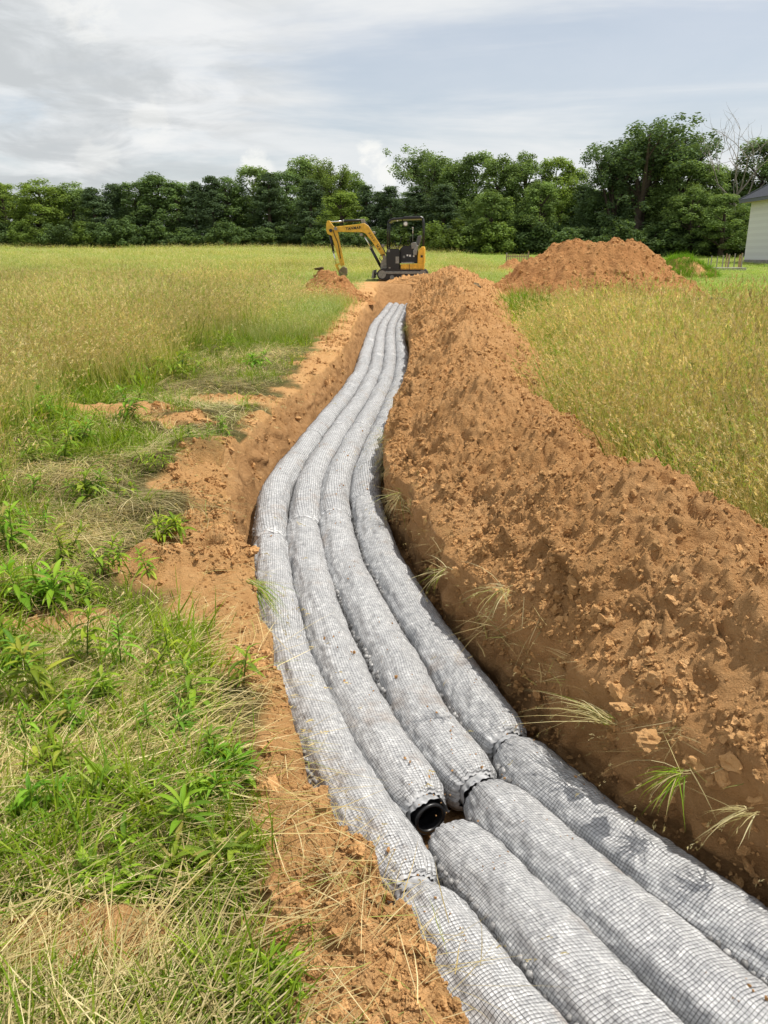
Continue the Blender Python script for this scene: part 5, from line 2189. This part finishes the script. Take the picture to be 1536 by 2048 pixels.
    for a, b_ in ((545, 340), (830, 480), (710, 318)):
        m = MB()
        x0, z0 = P(a, b_)
        m.box(x0 - 0.07, x0 + 0.07, by0 + 0.03, by1 - 0.03, z0 - 0.06, z0 + 0.06, 0.02)
        m.build('boom_bracket', M['steel'], bm_)
    for a, b_, r_ in ((210, 265, 0.075), (145, 288, 0.07), (850, 620, 0.07), (545, 345, 0.045)):
        m = MB()
        x0, z0 = P(a, b_)
        m.tube([(x0, by0 - 0.05, z0), (x0, by1 + 0.05, z0)], r_, 12)
        m.build('pivot_pin', M['steel'] if a != 145 else B, bm_)
    # the maker's name on the boom, and the model marks on its lower half
    cu = bpy.data.curves.new('lettering', 'FONT')
    cu.body = 'YANMAR'
    cu.size = 0.165
    cu.extrude = 0.002
    cu.offset = 0.006
    cu.space_character = 1.12
    to = bpy.data.objects.new('lettering', cu)
    COL.objects.link(to)
    bpy.context.view_layer.update()
    tm = bpy.data.meshes.new_from_object(to.evaluated_get(bpy.context.evaluated_depsgraph_get()))
    bpy.data.objects.remove(to)
    lt = obj('lettering', tm, B, bm_)
    x0, z0 = P(345, 283)
    lt.location = (x0, by0 - 0.004, z0)
    lt.rotation_euler = (math.pi / 2, R(-4), 0)
    lt.scale = (0.92, 1.0, 1.0)
    dx, dz = P(800, 530)[0] - P(640, 300)[0], P(800, 530)[1] - P(640, 300)[1]
    ang = math.atan2(dz, dx)
    for t, ln, hh in ((0.04, 0.06, 0.08), (0.16, 0.05, 0.08), (0.27, 0.07, 0.08), (0.40, 0.05, 0.08), (0.72, 0.10, 0.10), (0.88, 0.06, 0.10)):
        m = MB()
        m.box(-ln / 2, ln / 2, -0.003, 0.003, -hh / 2, -hh / 6)
        m.box(-ln / 2, -ln / 4, -0.003, 0.003, -hh / 6, hh / 2)
        m.box(ln / 4, ln / 2, -0.003, 0.003, -hh / 6, hh / 2)
        o = m.build('model_mark', B, bm_)
        xx, zz = P(640 + 160 * t + 12, 300 + 230 * t + 15)
        o.location = (xx, by0 - 0.001, zz)
        o.rotation_euler = (0, -ang, 0)

    def cyl(name, a, b_, r_, yy, frac=0.55, parent=root):
        m = MB()
        (xa, za), (xb, zb) = P(*a), P(*b_)
        xm, zm = xa + (xb - xa) * frac, za + (zb - za) * frac
        m.tube([(xa, yy, za), (xm, yy, zm)], r_, 12)
        o = m.build(name, B, parent)
        m = MB()
        m.tube([(xm, yy, zm), (xb, yy, zb)], r_ * 0.55, 10)
        m.build('piston_rod', M['chrome'], o)
        m = MB()
        m.tube([(xm + (xa - xm) * 0.02, yy, zm + (za - zm) * 0.02), (xm + (xb - xm) * 0.06, yy, zm + (zb - zm) * 0.06)], r_ * 1.2, 12)
        m.build('gland', M['greymetal'], o)
        return o
    cyl('boom_cylinder', (815, 765), (585, 355), 0.062, -0.15, 0.62)
    cyl('arm_cylinder', (575, 160), (118, 182), 0.055, -0.15, 0.57)
    cyl('bucket_cylinder', (130, 345), (205, 725), 0.05, -0.15, 0.55)
    m = MB()
    m.prism([P(555, 215), P(540, 150), P(590, 145), P(605, 205)], -0.22, -0.08, 0.01)
    m.build('cylinder_mount', M['steel'], root)
    m = MB()
    m.prism([P(85, 205), P(98, 168), P(128, 165), P(155, 205), P(225, 280), P(238, 330), P(285, 560), P(318, 720), P(270, 740), P(225, 600), P(155, 355), P(98, 330), P(80, 280)], by0 + 0.03, by1 - 0.03, 0.012)
    arm = m.build('arm', Y, root)
    m = MB()
    pts = [P(175, 285), P(200, 360), P(235, 440), P(250, 520), P(268, 640)]
    m.tube([(a, by0 + 0.015, b_) for a, b_ in pts], 0.016, 6)
    m.build('hose', B, arm)
    m = MB()
    pts = [P(850, 590), P(800, 600), P(790, 640), P(820, 680)]
    m.tube([(a, by0 - 0.02, b_) for a, b_ in pts], 0.02, 6)
    pts = [P(605, 190), P(700, 330), P(812, 480), P(880, 600)]
    m.tube([(a, by0 + 0.06, b_ + 0.03) for a, b_ in pts], 0.02, 6)
    m.build('hose', B, bm_)
    m = MB()
    for yy in (-0.24, -0.10):
        (xa, za), (xb, zb) = P(205, 725), P(300, 690)
        m.prism([(xa - 0.04, za - 0.03), (xb, zb - 0.05), (xb + 0.03, zb + 0.02), (xa, za + 0.05)], yy, yy + 0.05, 0.006)
        (xa, za), (xb, zb) = P(200, 720), P(255, 830)
        m.prism([(xa - 0.04, za), (xb - 0.03, zb - 0.03), (xb + 0.05, zb), (xa + 0.05, za + 0.03)], yy + 0.012, yy + 0.040, 0.005)
    m.build('bucket_link', Y, root)
    # bucket, curled under and set on the ground
    m = MB()
    outer = [P(235, 800), P(300, 735), P(345, 760), P(350, 830), P(330, 880), P(300, 890), P(262, 905)]
    inner = [P(262, 885), P(300, 872), P(322, 830), P(318, 785), P(296, 770), P(255, 812)]
    for yy0, yy1 in ((-0.38, -0.355), (0.055, 0.08)):
        m.prism([P(240, 800), P(300, 740), P(345, 762), P(350, 830), P(330, 880), P(262, 905)], yy0, yy1, 0.004)
    m.prism([P(300, 742), P(345, 762), P(350, 830), P(330, 880), P(262, 905), P(262, 895), P(322, 870), P(338, 828), P(334, 772), P(298, 754)], -0.355, 0.055, 0.003)
    bk = m.build('bucket', M['dirtymetal'], root)
    for k in range(4):
        m = MB()
        yy = -0.35 + 0.135 * k
        x0, z0 = P(262, 900)
        m.prism([(x0 - 0.12, z0 - 0.03), (x0 + 0.02, z0 + 0.02), (x0 + 0.02, z0 - 0.025)], yy - 0.025, yy + 0.025, 0.004)
        m.build('tooth', M['steel'], bk)


build_excavator()


# ------------------------------------------------------------------ house at the right edge
def build_house():
    zb = float(zt(np.array(HOUSE_X), np.array(HOUSE_Y))) + 0.22
    root = empty('house', (HOUSE_X, HOUSE_Y, zb), 'pale brick house corner with dark hipped roof at the edge of the lawn', 'house')
    m, nt, b = new_mat('painted_brick')
    tc = nd(nt, 'ShaderNodeTexCoord').outputs['Object']
    mp = nd(nt, 'ShaderNodeMapping')
    mp.inputs['Rotation'].default_value = (math.pi / 2, 0, 0)
    nt.links.new(tc, mp.inputs[0])
    br = nd(nt, 'ShaderNodeTexBrick')
    br.inputs['Scale'].default_value = 1.0
    br.inputs['Brick Width'].default_value = 0.42
    br.inputs['Row Height'].default_value = 0.21
    br.inputs['Mortar Size'].default_value = 0.008
    br.inputs['Color1'].default_value = (0.70, 0.69, 0.68, 1)
    br.inputs['Color2'].default_value = (0.68, 0.68, 0.675, 1)
    br.inputs['Mortar'].default_value = (0.64, 0.635, 0.63, 1)
    nt.links.new(mp.outputs[0], br.inputs['Vector'])
    nt.links.new(br.outputs['Color'], b.inputs['Base Color'])
    b.inputs['Roughness'].default_value = 0.85
    w, dpt, h = 12.0, 10.0, 4.15
    mb = MB()
    mb.box(0, w, 0, dpt, 0.0, h)
    mb.build('wall', m, root)
    mb = MB()
    mb.box(-0.03, w + .03, -0.03, dpt + .03, -0.9, 0.14)
    mb.build('foundation', M['concrete'], root)
    ov = 0.62
    ez = h - 0.16
    mb = MB()
    mb.box(-ov + 0.03, w + ov - 0.03, -ov + 0.03, dpt + ov - 0.03, ez - 0.03, ez)
    mb.build('soffit', M['soffit'], root)
    mb = MB()
    for a in ((-ov, w + ov, -ov, -ov + 0.03), (-ov, w + ov, dpt + ov - .03, dpt + ov), (-ov, -ov + .03, -ov + .03, dpt + ov - .03), (w + ov - .03, w + ov, -ov + .03, dpt + ov - .03)):
        mb.box(*a, ez - 0.05, ez + 0.17)
    mb.build('fascia', M['fascia'], root)
    rise = 3.8
    e0 = ez + 0.17
    k = 0.04
    mb = MB()
    vs = [(-ov - k, -ov - k, e0), (w + ov + k, -ov - k, e0), (w + ov + k, dpt + ov + k, e0), (-ov - k, dpt + ov + k, e0), (dpt / 2, dpt / 2, e0 + rise), (w - dpt / 2, dpt / 2, e0 + rise)]
    mb.add(vs, [(0, 1, 5, 4), (1, 2, 5), (2, 3, 4, 5), (3, 0, 4), (3, 2, 1, 0)])
    rf = mb.build('roof', M['shingle'], root)
    for a, b_ in ((0, 4), (1, 5), (4, 5), (3, 4)):
        mb = MB()
        mb.tube([Vector(vs[a]) + Vector((0, 0, 0.02)), Vector(vs[b_]) + Vector((0, 0, 0.02))], 0.06, 6)
        mb.build('ridge_cap', M['fascia'], rf)


build_house()


def build_small():
    # stakes by the house
    g = 'wooden stakes standing beside the house'
    for i, (px, top, bot, wd, red) in enumerate(((1416.5, 500, 512, .05, 0), (1421.5, 498, 513, .06, 0), (1433.5, 498.5, 512, .05, 0), (1444.5, 499, 517, .06, 0), (1451.5, 500, 519, .06, 1), (1455, 500, 519, .06, 1),
                                                 (1457.5, 499.5, 518, .05, 0), (1468, 499, 517, .06, 0), (1478, 500, 518, .09, 1), (1481, 499, 518, .07, 1), (1483.5, 496, 517, .05, 0))):
        d = 47.5 + 0.25 * ((i * 7) % 5)
        x = at(px, 0, d)
        z0 = float(zt(np.array(x), np.array(d)))
        hgt = (bot - top) / FPX * d * 1.05 + 0.25
        m = MB()
        m.prism([(-wd / 2, 0.03), (0, -0.06), (wd / 2, 0.03), (wd / 2, hgt), (-wd / 2, hgt)], -0.02, 0.02, 0.004)
        o = m.build('wooden_stake', M['wood'] if red else M['greywood'], None)
        o.location = (x, d, z0 - 0.02)
        o.rotation_euler = (random.uniform(-.03, .03), random.uniform(-.04, .04), random.uniform(-.4, .4))
        tag(o, 'fresh reddish timber stake beside the pale house corner' if red else 'weathered grey timber stake beside the pale house corner', 'stake', g)
    # a low picket run beyond the ridge
    d = 50.0
    xa, xb = at(1013, 0, d), at(1056, 0, d)
    z0 = float(zt(np.array(xa), np.array(d)))
    root = empty('picket_fence', (xa, d, z0), 'short run of tan wooden pickets beyond the far end of the ridge', 'fence')
    n = 13
    for k in range(n):
        x = (xb - xa) * k / (n - 1)
        m = MB()
        hh = 0.72 + 0.03 * math.sin(k * 5) + (0.18 if k == n - 1 else 0)
        m.box(x - 0.028, x + 0.028, -0.015, 0.0, 0.02, hh, 0.004)
        m.build('picket', M['wood'], root)
    for zz in (0.18, 0.58):
        m = MB()
        m.box(-0.05, xb - xa + 0.05, 0.002, 0.03, zz, zz + 0.06)
        m.build('rail', M['greywood'], root)
    for x in (0.0, xb - xa):
        m = MB()
        m.box(x - 0.04, x + 0.04, 0.032, 0.10, -0.2, 0.8)
        m.build('post', M['greywood'], root)
    # slab edging by the stakes
    d = 46.6
    xa, xb = at(1428, 0, d), at(1494, 0, d)
    m = MB()
    m.box(0, xb - xa, 0, 1.6, -0.2, 0.16, 0.02)
    z0 = float(zt(np.array(xa), np.array(d)))
    o = m.build('concrete_slab', M['concrete'], None)
    o.location = (xa, d, z0)
    tag(o, 'low rough concrete slab edge under the wooden stakes', 'slab')
    # dark sods thrown up on the heaps
    sod = plain('sod_earth', (0.13, 0.095, 0.045), 0.95, nscale=5, namt=0.5, bumpd=0.05)
    for px, py, zc, d, s_, lab in ((946, 562, 0.55, 25.5, (0.32, 0.28, 0.28), 'dark grassy sod lying on the far slope of the dirt ridge'), (638, 566, 0.0, 27.0, (0.15, 0.13, 0.09), 'dark clod sitting on the small dirt mound')):
        me = clod_mesh('sod', 340 + px, 3)
        me.materials.clear()
        x = at(px, 0, d)
        if zc == 0.0:
            X, Y, Z, r = LFT_S
            i = np.argmin((X - x) ** 2 + (Y - d) ** 2)
            z = float(Z.ravel()[i]) + 0.05
        else:
            z = zc
            u = (x - float(berm_left(np.array(d)))) / float(bW(np.array(d)))
            z = float(berm_surface(np.array([min(u, 0.97)]), np.array([d]))[1][0]) - 0.02
        o = obj('sod', me, sod, loc=(x, d, z))
        o.scale = s_
        o.rotation_euler = (0.3, 0.2, px)
        tag(o, lab, 'sod')
    # a few stones of plain soil: the largest broken blocks at the foot of the ridge
    for i, (px, py, z, s_, lab) in enumerate(((1290, 1480, 0.06, 0.04, 'blocky tan clod perched on the trench lip above the green tuft'), (1240, 1415, 0.08, 0.035, 'cracked block of soil beside the slanting yellow stems'))):
        x, y = un(px, py, z)
        me = clod_mesh('soil_block', 360 + i, 3)
        o = obj('soil_block', me, None, loc=(x, y, z))
        o.scale = (s_, s_, s_ * 0.8)
        tag(o, lab, 'clod')


build_small()
